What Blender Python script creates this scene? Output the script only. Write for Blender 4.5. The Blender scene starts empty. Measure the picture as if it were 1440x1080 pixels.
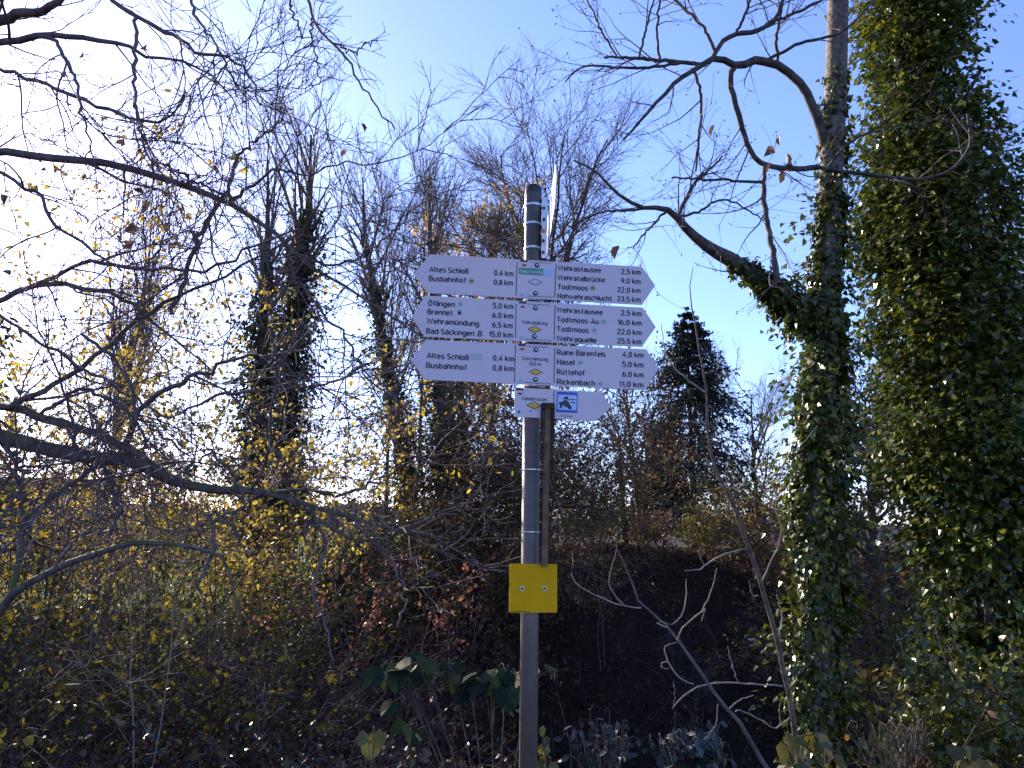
import bpy, math, random
import numpy as np
from mathutils import Vector, Matrix

# ------------------------------------------------------------------ camera, light, exposure
S = bpy.context.scene
COL = S.collection
EYE = Vector((0.0, 0.0, 1.65))
FPX, PITCH, ROLL = 1028.0, math.radians(11.3), math.radians(0.82)
CAMROT = Matrix.Rotation(math.radians(90) + PITCH, 3, 'X') @ Matrix.Rotation(ROLL, 3, 'Z')
cam = bpy.data.cameras.new("camera")
cam.sensor_width = 36.0
cam.lens = FPX / 1440.0 * 36.0
cam.clip_start, cam.clip_end = 0.05, 4000.0
camo = bpy.data.objects.new("camera", cam)
COL.objects.link(camo)
camo.matrix_world = Matrix.Translation(EYE) @ CAMROT.to_4x4()
S.camera = camo

SUN_AZ, SUN_EL = math.radians(-40), math.radians(23)      # azimuth from +Y, negative = to the left
W = bpy.data.worlds.new("World")
S.world = W
W.use_nodes = True
nt = W.node_tree
nt.nodes.clear()
sky = nt.nodes.new('ShaderNodeTexSky')
sky.sky_type = 'NISHITA'
sky.sun_disc = False
sky.sun_elevation = SUN_EL
sky.sun_rotation = SUN_AZ
sky.air_density, sky.dust_density, sky.ozone_density = 1.0, 0.45, 4.0
bg = nt.nodes.new('ShaderNodeBackground')
bg.inputs['Strength'].default_value = 0.10
wo = nt.nodes.new('ShaderNodeOutputWorld')
tint = nt.nodes.new('ShaderNodeMix')
tint.data_type, tint.blend_type = 'RGBA', 'MULTIPLY'
tint.inputs[0].default_value = 1.0
tint.inputs[7].default_value = (1.0, 0.925, 1.22, 1)       # the cool white balance of the photograph
nt.links.new(sky.outputs['Color'], tint.inputs[6])
nt.links.new(tint.outputs[2], bg.inputs['Color'])
nt.links.new(bg.outputs['Background'], wo.inputs['Surface'])

sl = bpy.data.lights.new("sun", 'SUN')
sl.energy, sl.angle, sl.color = 4.6, math.radians(0.5), (1.0, 0.88, 0.70)
so = bpy.data.objects.new("sun", sl)
COL.objects.link(so)
tosun = Vector((math.sin(SUN_AZ) * math.cos(SUN_EL), math.cos(SUN_AZ) * math.cos(SUN_EL), math.sin(SUN_EL)))
so.rotation_euler = tosun.to_track_quat('Z', 'Y').to_euler()

S.view_settings.view_transform = 'Standard'
S.view_settings.look = 'None'
S.view_settings.gamma = 1.0
S.view_settings.exposure = 1.75
S.cycles.max_bounces = 6
S.cycles.diffuse_bounces = 3
S.cycles.glossy_bounces = 2
S.cycles.transmission_bounces = 3


def ray(px, py):
    return CAMROT @ Vector(((px - 720) / FPX, -(py - 540) / FPX, -1.0))


def at(px, py, Y):
    d = ray(px, py)
    return EYE + d * (Y / d.y)


# ------------------------------------------------------------------ materials
def new_mat(name):
    m = bpy.data.materials.new(name)
    m.use_nodes = True
    t = m.node_tree
    t.nodes.clear()
    out = t.nodes.new('ShaderNodeOutputMaterial')
    return m, t, out


def ramp(t, cols):
    r = t.nodes.new('ShaderNodeValToRGB')
    e = r.color_ramp.elements
    while len(e) < len(cols):
        e.new(0.5)
    for i, c in enumerate(cols):
        e[i].position = i / max(1, len(cols) - 1)
        e[i].color = (c[0], c[1], c[2], 1)
    return r


def leaf_mat(name, cols, rough=0.5, trans=0.45, spec=0.4):
    m, t, out = new_mat(name)
    g = t.nodes.new('ShaderNodeNewGeometry')
    r = ramp(t, cols)
    t.links.new(g.outputs['Random Per Island'], r.inputs[0])
    n = t.nodes.new('ShaderNodeTexNoise')
    n.inputs['Scale'].default_value = 40
    mx = t.nodes.new('ShaderNodeMix')
    mx.data_type = 'RGBA'
    mx.blend_type = 'MULTIPLY'
    mx.inputs[0].default_value = 0.5
    t.links.new(r.outputs[0], mx.inputs[6])
    rr = ramp(t, [(0.55, 0.5, 0.45), (1.2, 1.2, 1.15)])
    t.links.new(n.outputs['Fac'], rr.inputs[0])
    t.links.new(rr.outputs[0], mx.inputs[7])
    p = t.nodes.new('ShaderNodeBsdfPrincipled')
    p.inputs['Roughness'].default_value = rough
    p.inputs['Specular IOR Level'].default_value = spec
    t.links.new(mx.outputs[2], p.inputs['Base Color'])
    tr = t.nodes.new('ShaderNodeBsdfTranslucent')
    t.links.new(mx.outputs[2], tr.inputs['Color'])
    ms = t.nodes.new('ShaderNodeMixShader')
    ms.inputs[0].default_value = trans
    t.links.new(p.outputs[0], ms.inputs[1])
    t.links.new(tr.outputs[0], ms.inputs[2])
    t.links.new(ms.outputs[0], out.inputs['Surface'])
    return m


def bark_mat(name, c0, c1, moss=None, scale=14, rough=0.85):
    m, t, out = new_mat(name)
    tc = t.nodes.new('ShaderNodeTexCoord')
    n = t.nodes.new('ShaderNodeTexNoise')
    n.inputs['Scale'].default_value = scale
    n.inputs['Detail'].default_value = 6
    t.links.new(tc.outputs['Object'], n.inputs['Vector'])
    r = ramp(t, [c0, c0, c1, c1])
    t.links.new(n.outputs['Fac'], r.inputs[0])
    col = r.outputs[0]
    if moss:
        g = t.nodes.new('ShaderNodeNewGeometry')
        sx = t.nodes.new('ShaderNodeSeparateXYZ')
        t.links.new(g.outputs['Normal'], sx.inputs[0])
        n2 = t.nodes.new('ShaderNodeTexNoise')
        n2.inputs['Scale'].default_value = 5
        t.links.new(tc.outputs['Object'], n2.inputs['Vector'])
        ad = t.nodes.new('ShaderNodeMath')
        ad.operation = 'MULTIPLY_ADD'
        t.links.new(n2.outputs['Fac'], ad.inputs[0])
        ad.inputs[1].default_value = 2.2
        ad.inputs[2].default_value = -1.05
        a2 = t.nodes.new('ShaderNodeMath')
        a2.operation = 'ADD'
        a2.use_clamp = True
        t.links.new(ad.outputs[0], a2.inputs[0])
        t.links.new(sx.outputs['Z'], a2.inputs[1])
        mx = t.nodes.new('ShaderNodeMix')
        mx.data_type = 'RGBA'
        t.links.new(a2.outputs[0], mx.inputs[0])
        t.links.new(col, mx.inputs[6])
        mx.inputs[7].default_value = (*moss, 1)
        col = mx.outputs[2]
    p = t.nodes.new('ShaderNodeBsdfPrincipled')
    p.inputs['Roughness'].default_value = rough
    p.inputs['Specular IOR Level'].default_value = 0.25
    t.links.new(col, p.inputs['Base Color'])
    b = t.nodes.new('ShaderNodeBump')
    b.inputs['Strength'].default_value = 0.6
    b.inputs['Distance'].default_value = 0.02
    t.links.new(n.outputs['Fac'], b.inputs['Height'])
    t.links.new(b.outputs[0], p.inputs['Normal'])
    t.links.new(p.outputs[0], out.inputs['Surface'])
    return m


def plain_mat(name, col, rough=0.5, metal=0.0, var=0.15, scale=30, bump=0.0, spec=0.5):
    m, t, out = new_mat(name)
    tc = t.nodes.new('ShaderNodeTexCoord')
    n = t.nodes.new('ShaderNodeTexNoise')
    n.inputs['Scale'].default_value = scale
    n.inputs['Detail'].default_value = 5
    t.links.new(tc.outputs['Object'], n.inputs['Vector'])
    r = ramp(t, [tuple(c * (1 - var) for c in col), tuple(min(1, c * (1 + var)) for c in col)])
    t.links.new(n.outputs['Fac'], r.inputs[0])
    p = t.nodes.new('ShaderNodeBsdfPrincipled')
    p.inputs['Roughness'].default_value = rough
    p.inputs['Metallic'].default_value = metal
    p.inputs['Specular IOR Level'].default_value = spec
    t.links.new(r.outputs[0], p.inputs['Base Color'])
    if bump:
        b = t.nodes.new('ShaderNodeBump')
        b.inputs['Strength'].default_value = bump
        b.inputs['Distance'].default_value = 0.005
        t.links.new(n.outputs['Fac'], b.inputs['Height'])
        t.links.new(b.outputs[0], p.inputs['Normal'])
    t.links.new(p.outputs[0], out.inputs['Surface'])
    return m


M = {}
M['dark_bark'] = bark_mat('dark_bark', (0.035, 0.03, 0.028), (0.10, 0.085, 0.075))
M['grey_bark'] = bark_mat('grey_bark', (0.06, 0.05, 0.042), (0.17, 0.145, 0.12), scale=22)
M['mossy_bark'] = bark_mat('mossy_bark', (0.065, 0.052, 0.055), (0.15, 0.12, 0.12), moss=(0.075, 0.085, 0.018))
M['twig'] = bark_mat('twig', (0.08, 0.058, 0.06), (0.16, 0.115, 0.12))
M['far_twig'] = bark_mat('far_twig', (0.075, 0.052, 0.045), (0.15, 0.11, 0.09))
M['pale_twig'] = bark_mat('pale_twig', (0.15, 0.12, 0.09), (0.30, 0.25, 0.19), scale=20)
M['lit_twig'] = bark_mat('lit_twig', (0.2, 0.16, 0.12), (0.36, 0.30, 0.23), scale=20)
M['brown_twig'] = bark_mat('brown_twig', (0.065, 0.045, 0.033), (0.15, 0.107, 0.08), scale=20)
M['red_twig'] = bark_mat('red_twig', (0.055, 0.024, 0.02), (0.11, 0.05, 0.042), scale=20)
M['shrub_twig'] = bark_mat('shrub_twig', (0.03, 0.022, 0.018), (0.065, 0.047, 0.038), scale=20)
M['ivy'] = leaf_mat('ivy', [(0.025, 0.037, 0.006), (0.045, 0.066, 0.008), (0.08, 0.10, 0.010), (0.15, 0.15, 0.014)], rough=0.34, trans=0.28, spec=0.55)
M['ivy_bright'] = leaf_mat('ivy_bright', [(0.03, 0.047, 0.008), (0.055, 0.082, 0.012), (0.105, 0.135, 0.016), (0.22, 0.21, 0.02)], rough=0.32, trans=0.32, spec=0.6)
M['far_ivy'] = leaf_mat('far_ivy', [(0.018, 0.028, 0.012), (0.03, 0.045, 0.014), (0.06, 0.065, 0.02)], rough=0.45, trans=0.25)
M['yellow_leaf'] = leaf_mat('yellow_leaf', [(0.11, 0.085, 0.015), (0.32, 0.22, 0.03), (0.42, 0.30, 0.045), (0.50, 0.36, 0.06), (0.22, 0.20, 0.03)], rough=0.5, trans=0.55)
M['shaded_yellow_leaf'] = leaf_mat('shaded_yellow_leaf', [(0.022, 0.022, 0.01), (0.06, 0.055, 0.012), (0.13, 0.115, 0.018), (0.34, 0.25, 0.03), (0.06, 0.06, 0.014), (0.03, 0.03, 0.012)], rough=0.75, spec=0.15, trans=0.4)  # darker copy of the yellow leaves; shade low down is put into the colour
M['olive_leaf'] = leaf_mat('olive_leaf', [(0.05, 0.055, 0.015), (0.11, 0.10, 0.02), (0.24, 0.19, 0.03), (0.09, 0.05, 0.02)], rough=0.5, trans=0.5)
M['orange_leaf'] = leaf_mat('orange_leaf', [(0.32, 0.13, 0.025), (0.50, 0.22, 0.03), (0.55, 0.30, 0.05)], trans=0.55)
M['rust_leaf'] = leaf_mat('rust_leaf', [(0.07, 0.04, 0.018), (0.15, 0.075, 0.025), (0.24, 0.13, 0.03), (0.12, 0.05, 0.03)], trans=0.45)
M['gold_leaf'] = leaf_mat('gold_leaf', [(0.36, 0.21, 0.05), (0.55, 0.36, 0.09), (0.62, 0.44, 0.13)], trans=0.65)
M['red_leaf'] = leaf_mat('red_leaf', [(0.11, 0.045, 0.032), (0.19, 0.075, 0.05), (0.24, 0.11, 0.06)], trans=0.45)
M['brown_leaf'] = leaf_mat('brown_leaf', [(0.04, 0.024, 0.016), (0.09, 0.05, 0.03), (0.17, 0.10, 0.05), (0.12, 0.06, 0.045)], rough=0.6, trans=0.3)
M['litter'] = leaf_mat('litter', [(0.020, 0.013, 0.010), (0.045, 0.028, 0.018), (0.08, 0.045, 0.026), (0.11, 0.055, 0.03)], rough=0.7, trans=0.1, spec=0.25)
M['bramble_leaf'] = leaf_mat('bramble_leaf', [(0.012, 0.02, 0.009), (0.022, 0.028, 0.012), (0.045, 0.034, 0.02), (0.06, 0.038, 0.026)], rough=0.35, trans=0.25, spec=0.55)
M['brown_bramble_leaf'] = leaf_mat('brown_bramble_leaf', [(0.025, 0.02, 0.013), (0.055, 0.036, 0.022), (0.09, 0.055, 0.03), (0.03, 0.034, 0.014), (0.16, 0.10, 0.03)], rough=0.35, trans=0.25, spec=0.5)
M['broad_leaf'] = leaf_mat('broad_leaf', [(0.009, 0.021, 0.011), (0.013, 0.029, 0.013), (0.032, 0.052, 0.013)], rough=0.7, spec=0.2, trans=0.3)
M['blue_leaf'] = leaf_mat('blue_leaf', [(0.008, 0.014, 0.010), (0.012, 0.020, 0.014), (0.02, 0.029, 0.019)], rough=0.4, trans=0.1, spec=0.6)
M['lime_leaf'] = leaf_mat('lime_leaf', [(0.04, 0.055, 0.014), (0.08, 0.085, 0.018), (0.19, 0.14, 0.02)], trans=0.35)
M['grey_green_leaf'] = leaf_mat('grey_green_leaf', [(0.035, 0.045, 0.025), (0.06, 0.07, 0.038), (0.10, 0.10, 0.05)], rough=0.5, trans=0.35)
M['needle'] = leaf_mat('needle', [(0.010, 0.018, 0.014), (0.018, 0.03, 0.02), (0.03, 0.042, 0.026)], rough=0.6, trans=0.08)
M['grass'] = leaf_mat('grass', [(0.05, 0.09, 0.02), (0.10, 0.15, 0.03), (0.15, 0.18, 0.05)], trans=0.4)


def ground_mat():
    m, t, out = new_mat('earth')
    tc = t.nodes.new('ShaderNodeTexCoord')
    n = t.nodes.new('ShaderNodeTexNoise')
    n.inputs['Scale'].default_value = 1.6
    n.inputs['Detail'].default_value = 10
    n.inputs['Roughness'].default_value = 0.7
    t.links.new(tc.outputs['Object'], n.inputs['Vector'])
    r = ramp(t, [(0.010, 0.007, 0.006), (0.022, 0.014, 0.010), (0.040, 0.025, 0.016)])
    t.links.new(n.outputs['Fac'], r.inputs[0])
    sp = t.nodes.new('ShaderNodeSeparateXYZ')
    t.links.new(tc.outputs['Object'], sp.inputs[0])
    mr = t.nodes.new('ShaderNodeMapRange')
    mr.inputs[1].default_value, mr.inputs[2].default_value = 24.5, 27.0
    t.links.new(sp.outputs['Y'], mr.inputs[0])
    mx = t.nodes.new('ShaderNodeMix')
    mx.data_type = 'RGBA'
    m2 = t.nodes.new('ShaderNodeMapRange')
    m2.inputs[1].default_value, m2.inputs[2].default_value = -1.0, -6.0
    t.links.new(sp.outputs['X'], m2.inputs[0])
    mu = t.nodes.new('ShaderNodeMath')
    mu.operation = 'MULTIPLY'
    t.links.new(mr.outputs[0], mu.inputs[0])
    t.links.new(m2.outputs[0], mu.inputs[1])
    t.links.new(mu.outputs[0], mx.inputs[0])
    t.links.new(r.outputs[0], mx.inputs[6])
    r2 = ramp(t, [(0.04, 0.06, 0.015), (0.09, 0.12, 0.025), (0.12, 0.12, 0.04)])
    t.links.new(n.outputs['Fac'], r2.inputs[0])
    t.links.new(r2.outputs[0], mx.inputs[7])
    p = t.nodes.new('ShaderNodeBsdfPrincipled')
    p.inputs['Roughness'].default_value = 0.95
    p.inputs['Specular IOR Level'].default_value = 0.1
    t.links.new(mx.outputs[2], p.inputs['Base Color'])
    b = t.nodes.new('ShaderNodeBump')
    b.inputs['Strength'].default_value = 0.8
    b.inputs['Distance'].default_value = 0.1
    t.links.new(n.outputs['Fac'], b.inputs['Height'])
    t.links.new(b.outputs[0], p.inputs['Normal'])
    t.links.new(p.outputs[0], out.inputs['Surface'])
    return m


M['earth'] = ground_mat()


# ------------------------------------------------------------------ mesh helpers
class MB:
    """collects vertices and faces; build() links them as one mesh object"""

    def __init__(self):
        self.v, self.f, self.n = [], [], 0

    def add(self, v, faces, mi=0):
        v = np.asarray(v, dtype=np.float64).reshape(-1, 3)
        for f in faces:
            f = np.asarray(f, dtype=np.int64)
            if len(f):
                self.f.append((f + self.n, mi))
        self.v.append(v)
        self.n += len(v)
        return self

    def mesh(self, name, mats, off=(0, 0, 0), smooth=False):
        me = bpy.data.meshes.new(name)
        v = np.concatenate(self.v) - np.array(off)
        me.vertices.add(len(v))
        me.vertices.foreach_set('co', v.astype(np.float32).ravel())
        loops = np.concatenate([f.ravel() for f, _ in self.f])
        tot = np.concatenate([np.full(len(f), f.shape[1]) for f, _ in self.f])
        mi = np.concatenate([np.full(len(f), k) for f, k in self.f])
        start = np.concatenate([[0], np.cumsum(tot)[:-1]])
        me.loops.add(len(loops))
        me.loops.foreach_set('vertex_index', loops.astype(np.int32))
        me.polygons.add(len(tot))
        me.polygons.foreach_set('loop_start', start.astype(np.int32))
        me.polygons.foreach_set('loop_total', tot.astype(np.int32))
        me.polygons.foreach_set('material_index', mi.astype(np.int32))
        me.polygons.foreach_set('use_smooth', np.full(len(tot), smooth))
        for m in (mats if isinstance(mats, (list, tuple)) else [mats]):
            me.materials.append(m)
        me.update(calc_edges=True)
        return me


def rootloc(o):
    while o.parent is not None:
        o = o.parent
    return tuple(o.location)


def thing(name, label, cat, loc, group=None):
    o = bpy.data.objects.new(name, None)
    o.empty_display_size = 0.2
    COL.objects.link(o)
    o.location = loc
    o['label'], o['category'] = label, cat
    if group:
        o['group'] = group
    return o


def part(name, mb, mats, parent, label=None, smooth=False):
    if mb.n == 0:
        return None
    me = mb.mesh(name, mats, rootloc(parent), smooth)
    o = bpy.data.objects.new(name, me)
    COL.objects.link(o)
    o.parent = parent
    if label:
        o['label'] = label
    return o


def setting(name, mb, mats, kind='structure', smooth=True):
    o = bpy.data.objects.new(name, mb.mesh(name, mats, (0, 0, 0), smooth))
    COL.objects.link(o)
    o['kind'] = kind
    return o


def nrm(a):
    return a / np.maximum(np.linalg.norm(a, axis=-1, keepdims=True), 1e-9)


def tubes(mb, P, R, k=5, mi=0):
    P = np.asarray(P, float)
    R = np.asarray(R, float)
    m, n = P.shape[:2]
    if m == 0:
        return
    T = nrm(np.gradient(P, axis=1))
    avg = nrm(P[:, -1] - P[:, 0] + 1e-6)
    ref = np.where(np.abs(avg[:, 2:3]) > 0.8, np.array([[1.0, 0.13, 0]]), np.array([[0.0, 0.1, 1.0]]))
    U = nrm(np.cross(T, ref[:, None, :]))
    V = np.cross(T, U)
    a = np.arange(k) * 2 * math.pi / k
    ring = U[:, :, None, :] * np.cos(a)[None, None, :, None] + V[:, :, None, :] * np.sin(a)[None, None, :, None]
    v = P[:, :, None, :] + R[:, :, None, None] * ring
    idx = np.arange(m * n * k).reshape(m, n, k)
    q = np.stack([idx[:, :-1, :], np.roll(idx, -1, 2)[:, :-1, :], np.roll(idx, -1, 2)[:, 1:, :], idx[:, 1:, :]], -1)
    mb.add(v, [q.reshape(-1, 4)], mi)


def spline(pts, n=16):
    """Catmull-Rom through pts (any width of columns), resampled evenly to n rows"""
    p = np.asarray(pts, float)
    if len(p) == 2:
        return p[0] + (p[1] - p[0]) * np.linspace(0, 1, n)[:, None]
    q = np.vstack([2 * p[0] - p[1], p, 2 * p[-1] - p[-2]])
    out = []
    for i in range(1, len(q) - 2):
        t = np.linspace(0, 1, 12, endpoint=False)[:, None]
        a, b, c, d = q[i - 1], q[i], q[i + 1], q[i + 2]
        out.append(0.5 * (2 * b + (c - a) * t + (2 * a - 5 * b + 4 * c - d) * t ** 2 + (3 * b - a - 3 * c + d) * t ** 3))
    out = np.vstack(out + [p[-1:]])
    s = np.concatenate([[0], np.cumsum(np.linalg.norm(np.diff(out[:, :3], axis=0), axis=1))])
    w = np.linspace(0, s[-1], n)
    return np.stack([np.interp(w, s, out[:, j]) for j in range(out.shape[1])], 1)


def limb(pts, d0, d1, n=16, wig=0.0, rng=None):
    """pts: (px, py, width_px) -> one branch, depth running from d0 to d1"""
    k = len(pts)
    rows = []
    for i, (x, y, w) in enumerate(pts):
        d = d0 + (d1 - d0) * i / (k - 1)
        c = at(x, y, d)
        rows.append((c.x, c.y, c.z, 0.5 * w * d / FPX))
    s = spline(rows, n)
    P, R = s[:, :3], np.maximum(s[:, 3], 0.0012)
    if wig and rng is not None:
        nz = rng.normal(0, wig, P.shape)
        nz[0] = 0
        P = P + nz
    return P, R


def proj(P):
    q = (np.asarray(P) - np.array(EYE)) @ np.array(CAMROT)
    return np.stack([720 - FPX * q[..., 0] / q[..., 2], 540 + FPX * q[..., 1] / q[..., 2]], -1)


def snap(pts, d0, parents, tol=28):
    """move the start of a branch onto the nearest limb that passes there"""
    if not parents:
        return pts, d0
    Pp = np.concatenate([p for p, _ in parents])
    Rr = np.concatenate([r for _, r in parents])
    Rr = np.where(Pp[:, 1] > 0, Rr, 1e-4)
    pp = proj(Pp)
    dd = np.hypot(pp[:, 0] - pts[0][0], pp[:, 1] - pts[0][1])
    k = int(np.argmin(dd))
    if dd[k] < tol:
        pts = [(pp[k, 0], pp[k, 1], min(pts[0][2], 1.6 * Rr[k] * FPX / Pp[k, 1]))] + list(pts[1:])
        d0 = Pp[k, 1]
    return pts, d0


def grow(rng, P, R, per, t0, t1, length, ang, n, wig, up, rs=0.6, rmin=0.002, rmax=9.0, taper=0.25, ratio=0.5, bias=None):
    m, N = P.shape[:2]
    if m == 0 or per == 0:
        return np.zeros((0, n, 3)), np.zeros((0, n))
    pi = np.repeat(np.arange(m), per)
    c = len(pi)
    t = t0 + (t1 - t0) * ((np.tile(np.arange(per), m) + rng.random(c)) / per)
    f = t * (N - 1)
    i = np.minimum(f.astype(int), N - 2)
    w = (f - i)[:, None]
    pos = P[pi, i] * (1 - w) + P[pi, i + 1] * w
    T = nrm(P[pi, i + 1] - P[pi, i])
    rp = R[pi, i] * (1 - w[:, 0]) + R[pi, i + 1] * w[:, 0]
    q = rng.normal(0, 1, (c, 3))
    if bias is not None:
        q = q + np.array(bias)
    q = nrm(q - (q * T).sum(1, keepdims=True) * T)
    a = ang * rng.uniform(0.7, 1.3, c)[:, None]
    d = nrm(T * np.cos(a) + q * np.sin(a))
    L = length * rng.uniform(0.55, 1.25, c) * (1 - ratio * t)
    out = np.zeros((c, n, 3))
    out[:, 0] = pos
    for s in range(1, n):
        d = nrm(d + rng.normal(0, wig, (c, 3)) + np.array([0, 0, up]))
        out[:, s] = out[:, s - 1] + d * (L / (n - 1))[:, None]
    r0 = np.clip(rp * rs, rmin, rmax)
    rad = np.maximum(r0[:, None] * np.linspace(1, taper, n)[None], rmin * 0.6)
    return out, rad


LEAF = ([(0, 0, 0), (-0.30, 0.28, .05), (-0.24, 0.72, .04), (0, 1, 0), (0.24, 0.72, .04), (0.30, 0.28, .05)], [[(0, 3, 2, 1)], [(0, 5, 4, 3)]])
IVY = ([(0, 0.1, 0), (-0.48, 0.0, .06), (-0.34, 0.5, .06), (0, 1, -.05), (0.34, 0.5, .06), (0.48, 0.0, .06)], [[(0, 3, 2, 1)], [(0, 5, 4, 3)]])
DIA = ([(0, 0, 0), (-0.34, 0.5, .06), (0, 1, 0), (0.34, 0.5, .06)], [[(0, 2, 1)], [(0, 3, 2)]])
BROAD = ([(0, 0.06, 0), (-.25, -.04, .03), (-.52, .25, .07), (-.46, .6, .05), (-.2, .85, .0), (0, 1, -.08), (.2, .85, .0), (.46, .6, .05), (.52, .25, .07), (.25, -.04, .03), (0, .45, -.02)],
         [[(10, 5, 4, 3)], [(10, 3, 2)], [(10, 2, 1, 0)], [(10, 7, 6, 5)], [(10, 8, 7)], [(10, 0, 9, 8)]])
CURL = ([(0, 0, 0), (-0.25, 0.25, .16), (-0.22, 0.7, .2), (0.06, 1, -.12), (0.22, 0.66, .14), (0.27, 0.3, .2)], [[(0, 3, 2, 1)], [(0, 5, 4, 3)]])


def leaves(mb, rng, P, D, Nn, size, tpl, mi=0):
    P = np.asarray(P, float)
    c = len(P)
    if c == 0:
        return
    D = nrm(D)
    Wd = nrm(np.cross(D, Nn))
    Nn = np.cross(Wd, D)
    tv = np.array(tpl[0])
    z = tv[:, 2][None] * rng.uniform(-1.0, 3.0, (c, 1))
    v = P[:, None] + np.asarray(size)[:, None, None] * (tv[None, :, 0, None] * Wd[:, None] + tv[None, :, 1, None] * D[:, None] + z[:, :, None] * Nn[:, None])
    k = len(tv)
    base = (np.arange(c) * k)[:, None]
    mb.add(v, [base + np.array(f[0])[None] for f in tpl[1]], mi)


def leaves_on(mb, rng, P, count, size, tpl, t0=0.2, spread=0.02, droop=0.5, flat=0.6, mi=0, mask=None):
    """scatter leaves along a batch of twigs"""
    m, N = P.shape[:2]
    if m == 0:
        return
    pi = rng.integers(0, m, count)
    f = (t0 + (1 - t0) * rng.random(count)) * (N - 1.001)
    i = f.astype(int)
    w = (f - i)[:, None]
    pos = P[pi, i] * (1 - w) + P[pi, i + 1] * w + rng.normal(0, spread, (count, 3))
    if mask is not None:
        pos = pos[mask(pos)]
        count = len(pos)
    D = rng.normal(0, 1, (count, 3)) + np.array([0, 0, -droop])
    Nn = rng.normal(0, 1, (count, 3)) + np.array([0, 0, 1.5 * flat])
    leaves(mb, rng, pos, D, Nn, size * rng.uniform(0.55, 1.25, count), tpl, mi)


def box(mb, c, ax, ay, az, mi=0):
    """box from a centre and three half axes"""
    c, ax, ay, az = (np.array(q, float) for q in (c, ax, ay, az))
    v = [c + sx * ax + sy * ay + sz * az for sz in (-1, 1) for sy in (-1, 1) for sx in (-1, 1)]
    mb.add(v, [[(0, 2, 3, 1), (4, 5, 7, 6), (0, 1, 5, 4), (2, 6, 7, 3), (0, 4, 6, 2), (1, 3, 7, 5)]], mi)


def cyl(mb, a, b, r, k=24, r2=None, caps=True, mi=0):
    a, b = np.array(a, float), np.array(b, float)
    d = nrm(b - a)
    u = nrm(np.cross(d, [0.3, 1, 0.1] if abs(d[1]) < 0.9 else [1, 0, 0.2]))
    w = np.cross(d, u)
    an = np.arange(k) * 2 * math.pi / k
    ring = u[None] * np.cos(an)[:, None] + w[None] * np.sin(an)[:, None]
    r2 = r if r2 is None else r2
    v = np.vstack([a + ring * r, b + ring * r2])
    i = np.arange(k)
    j = (i + 1) % k
    fs = [np.stack([i, j, j + k, i + k], 1)]
    if caps:
        fs += [[list(range(k))[::-1]], [list(range(k, 2 * k))]]
    mb.add(v, fs, mi)


# ------------------------------------------------------------------ terrain
def sstep(a, b, x):
    t = np.clip((x - a) / (b - a), 0, 1)
    return t * t * (3 - 2 * t)


def ground_z(x, y):
    x, y = np.asarray(x, float), np.asarray(y, float)
    far = 0.95 - 2.1 * sstep(-2.0, -10.0, x) * 1.0
    near = -3.3 * sstep(3.8, 11.5, y)
    rise = (far + 3.3) * sstep(13.0, 22.5, y + 0.5 * np.sin(x * 0.7))
    z = near + rise
    z = z + 0.10 * np.sin(x * 1.3 + y * 0.7) * sstep(3.5, 6, y) * sstep(60, 20, y)
    z = z + 0.05 * np.sin(x * 3.1 - y * 2.3) * sstep(4, 6, y) * sstep(40, 20, y)
    z = z - 0.02 * np.maximum(y - 40, 0) * sstep(40, 80, y) * sstep(400, 120, y)
    return z


def gz(x, y):
    return float(ground_z(x, y))


mb = MB()
xs = np.concatenate([np.linspace(-900, -45, 16), np.linspace(-40, 40, 161), np.linspace(45, 900, 16)])
ys = np.concatenate([np.linspace(-300, -12, 10), np.linspace(-10, 45, 121), np.linspace(50, 900, 24)])
X, Yg = np.meshgrid(xs, ys)
Z = ground_z(X, Yg)
i = np.arange(len(ys) * len(xs)).reshape(len(ys), len(xs))
mb.add(np.stack([X, Yg, Z], -1), [np.stack([i[:-1, :-1], i[:-1, 1:], i[1:, 1:], i[1:, :-1]], -1).reshape(-1, 4)])
setting('ground', mb, M['earth'])

# low wooded hills on the horizon
rng = np.random.default_rng(5)
mb = MB()
th = np.linspace(-70, 70, 240) * math.pi / 180
for D0, H0, s in ((560, 14, 1), (700, 26, 2)):
    prof = H0 * (0.55 + 0.25 * np.sin(th * 5 + s) + 0.2 * np.sin(th * 11 + 2 * s) + 0.06 * rng.normal(0, 1, len(th)))
    rows = []
    for q, dd in ((0, -30), (0.6, 0), (1.0, 60), (0.9, 120)):
        rows.append(np.stack([np.sin(th) * (D0 + dd), np.cos(th) * (D0 + dd), prof * q - 9 * (1 - q)], 1))
    g = np.stack(rows)
    i = np.arange(4 * len(th)).reshape(4, len(th))
    mb.add(g, [np.stack([i[:-1, :-1], i[:-1, 1:], i[1:, 1:], i[1:, :-1]], -1).reshape(-1, 4)])
setting('hills', mb, plain_mat('hill_wood', (0.05, 0.048, 0.06), rough=1, var=0.5, scale=0.08, spec=0.0))

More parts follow.
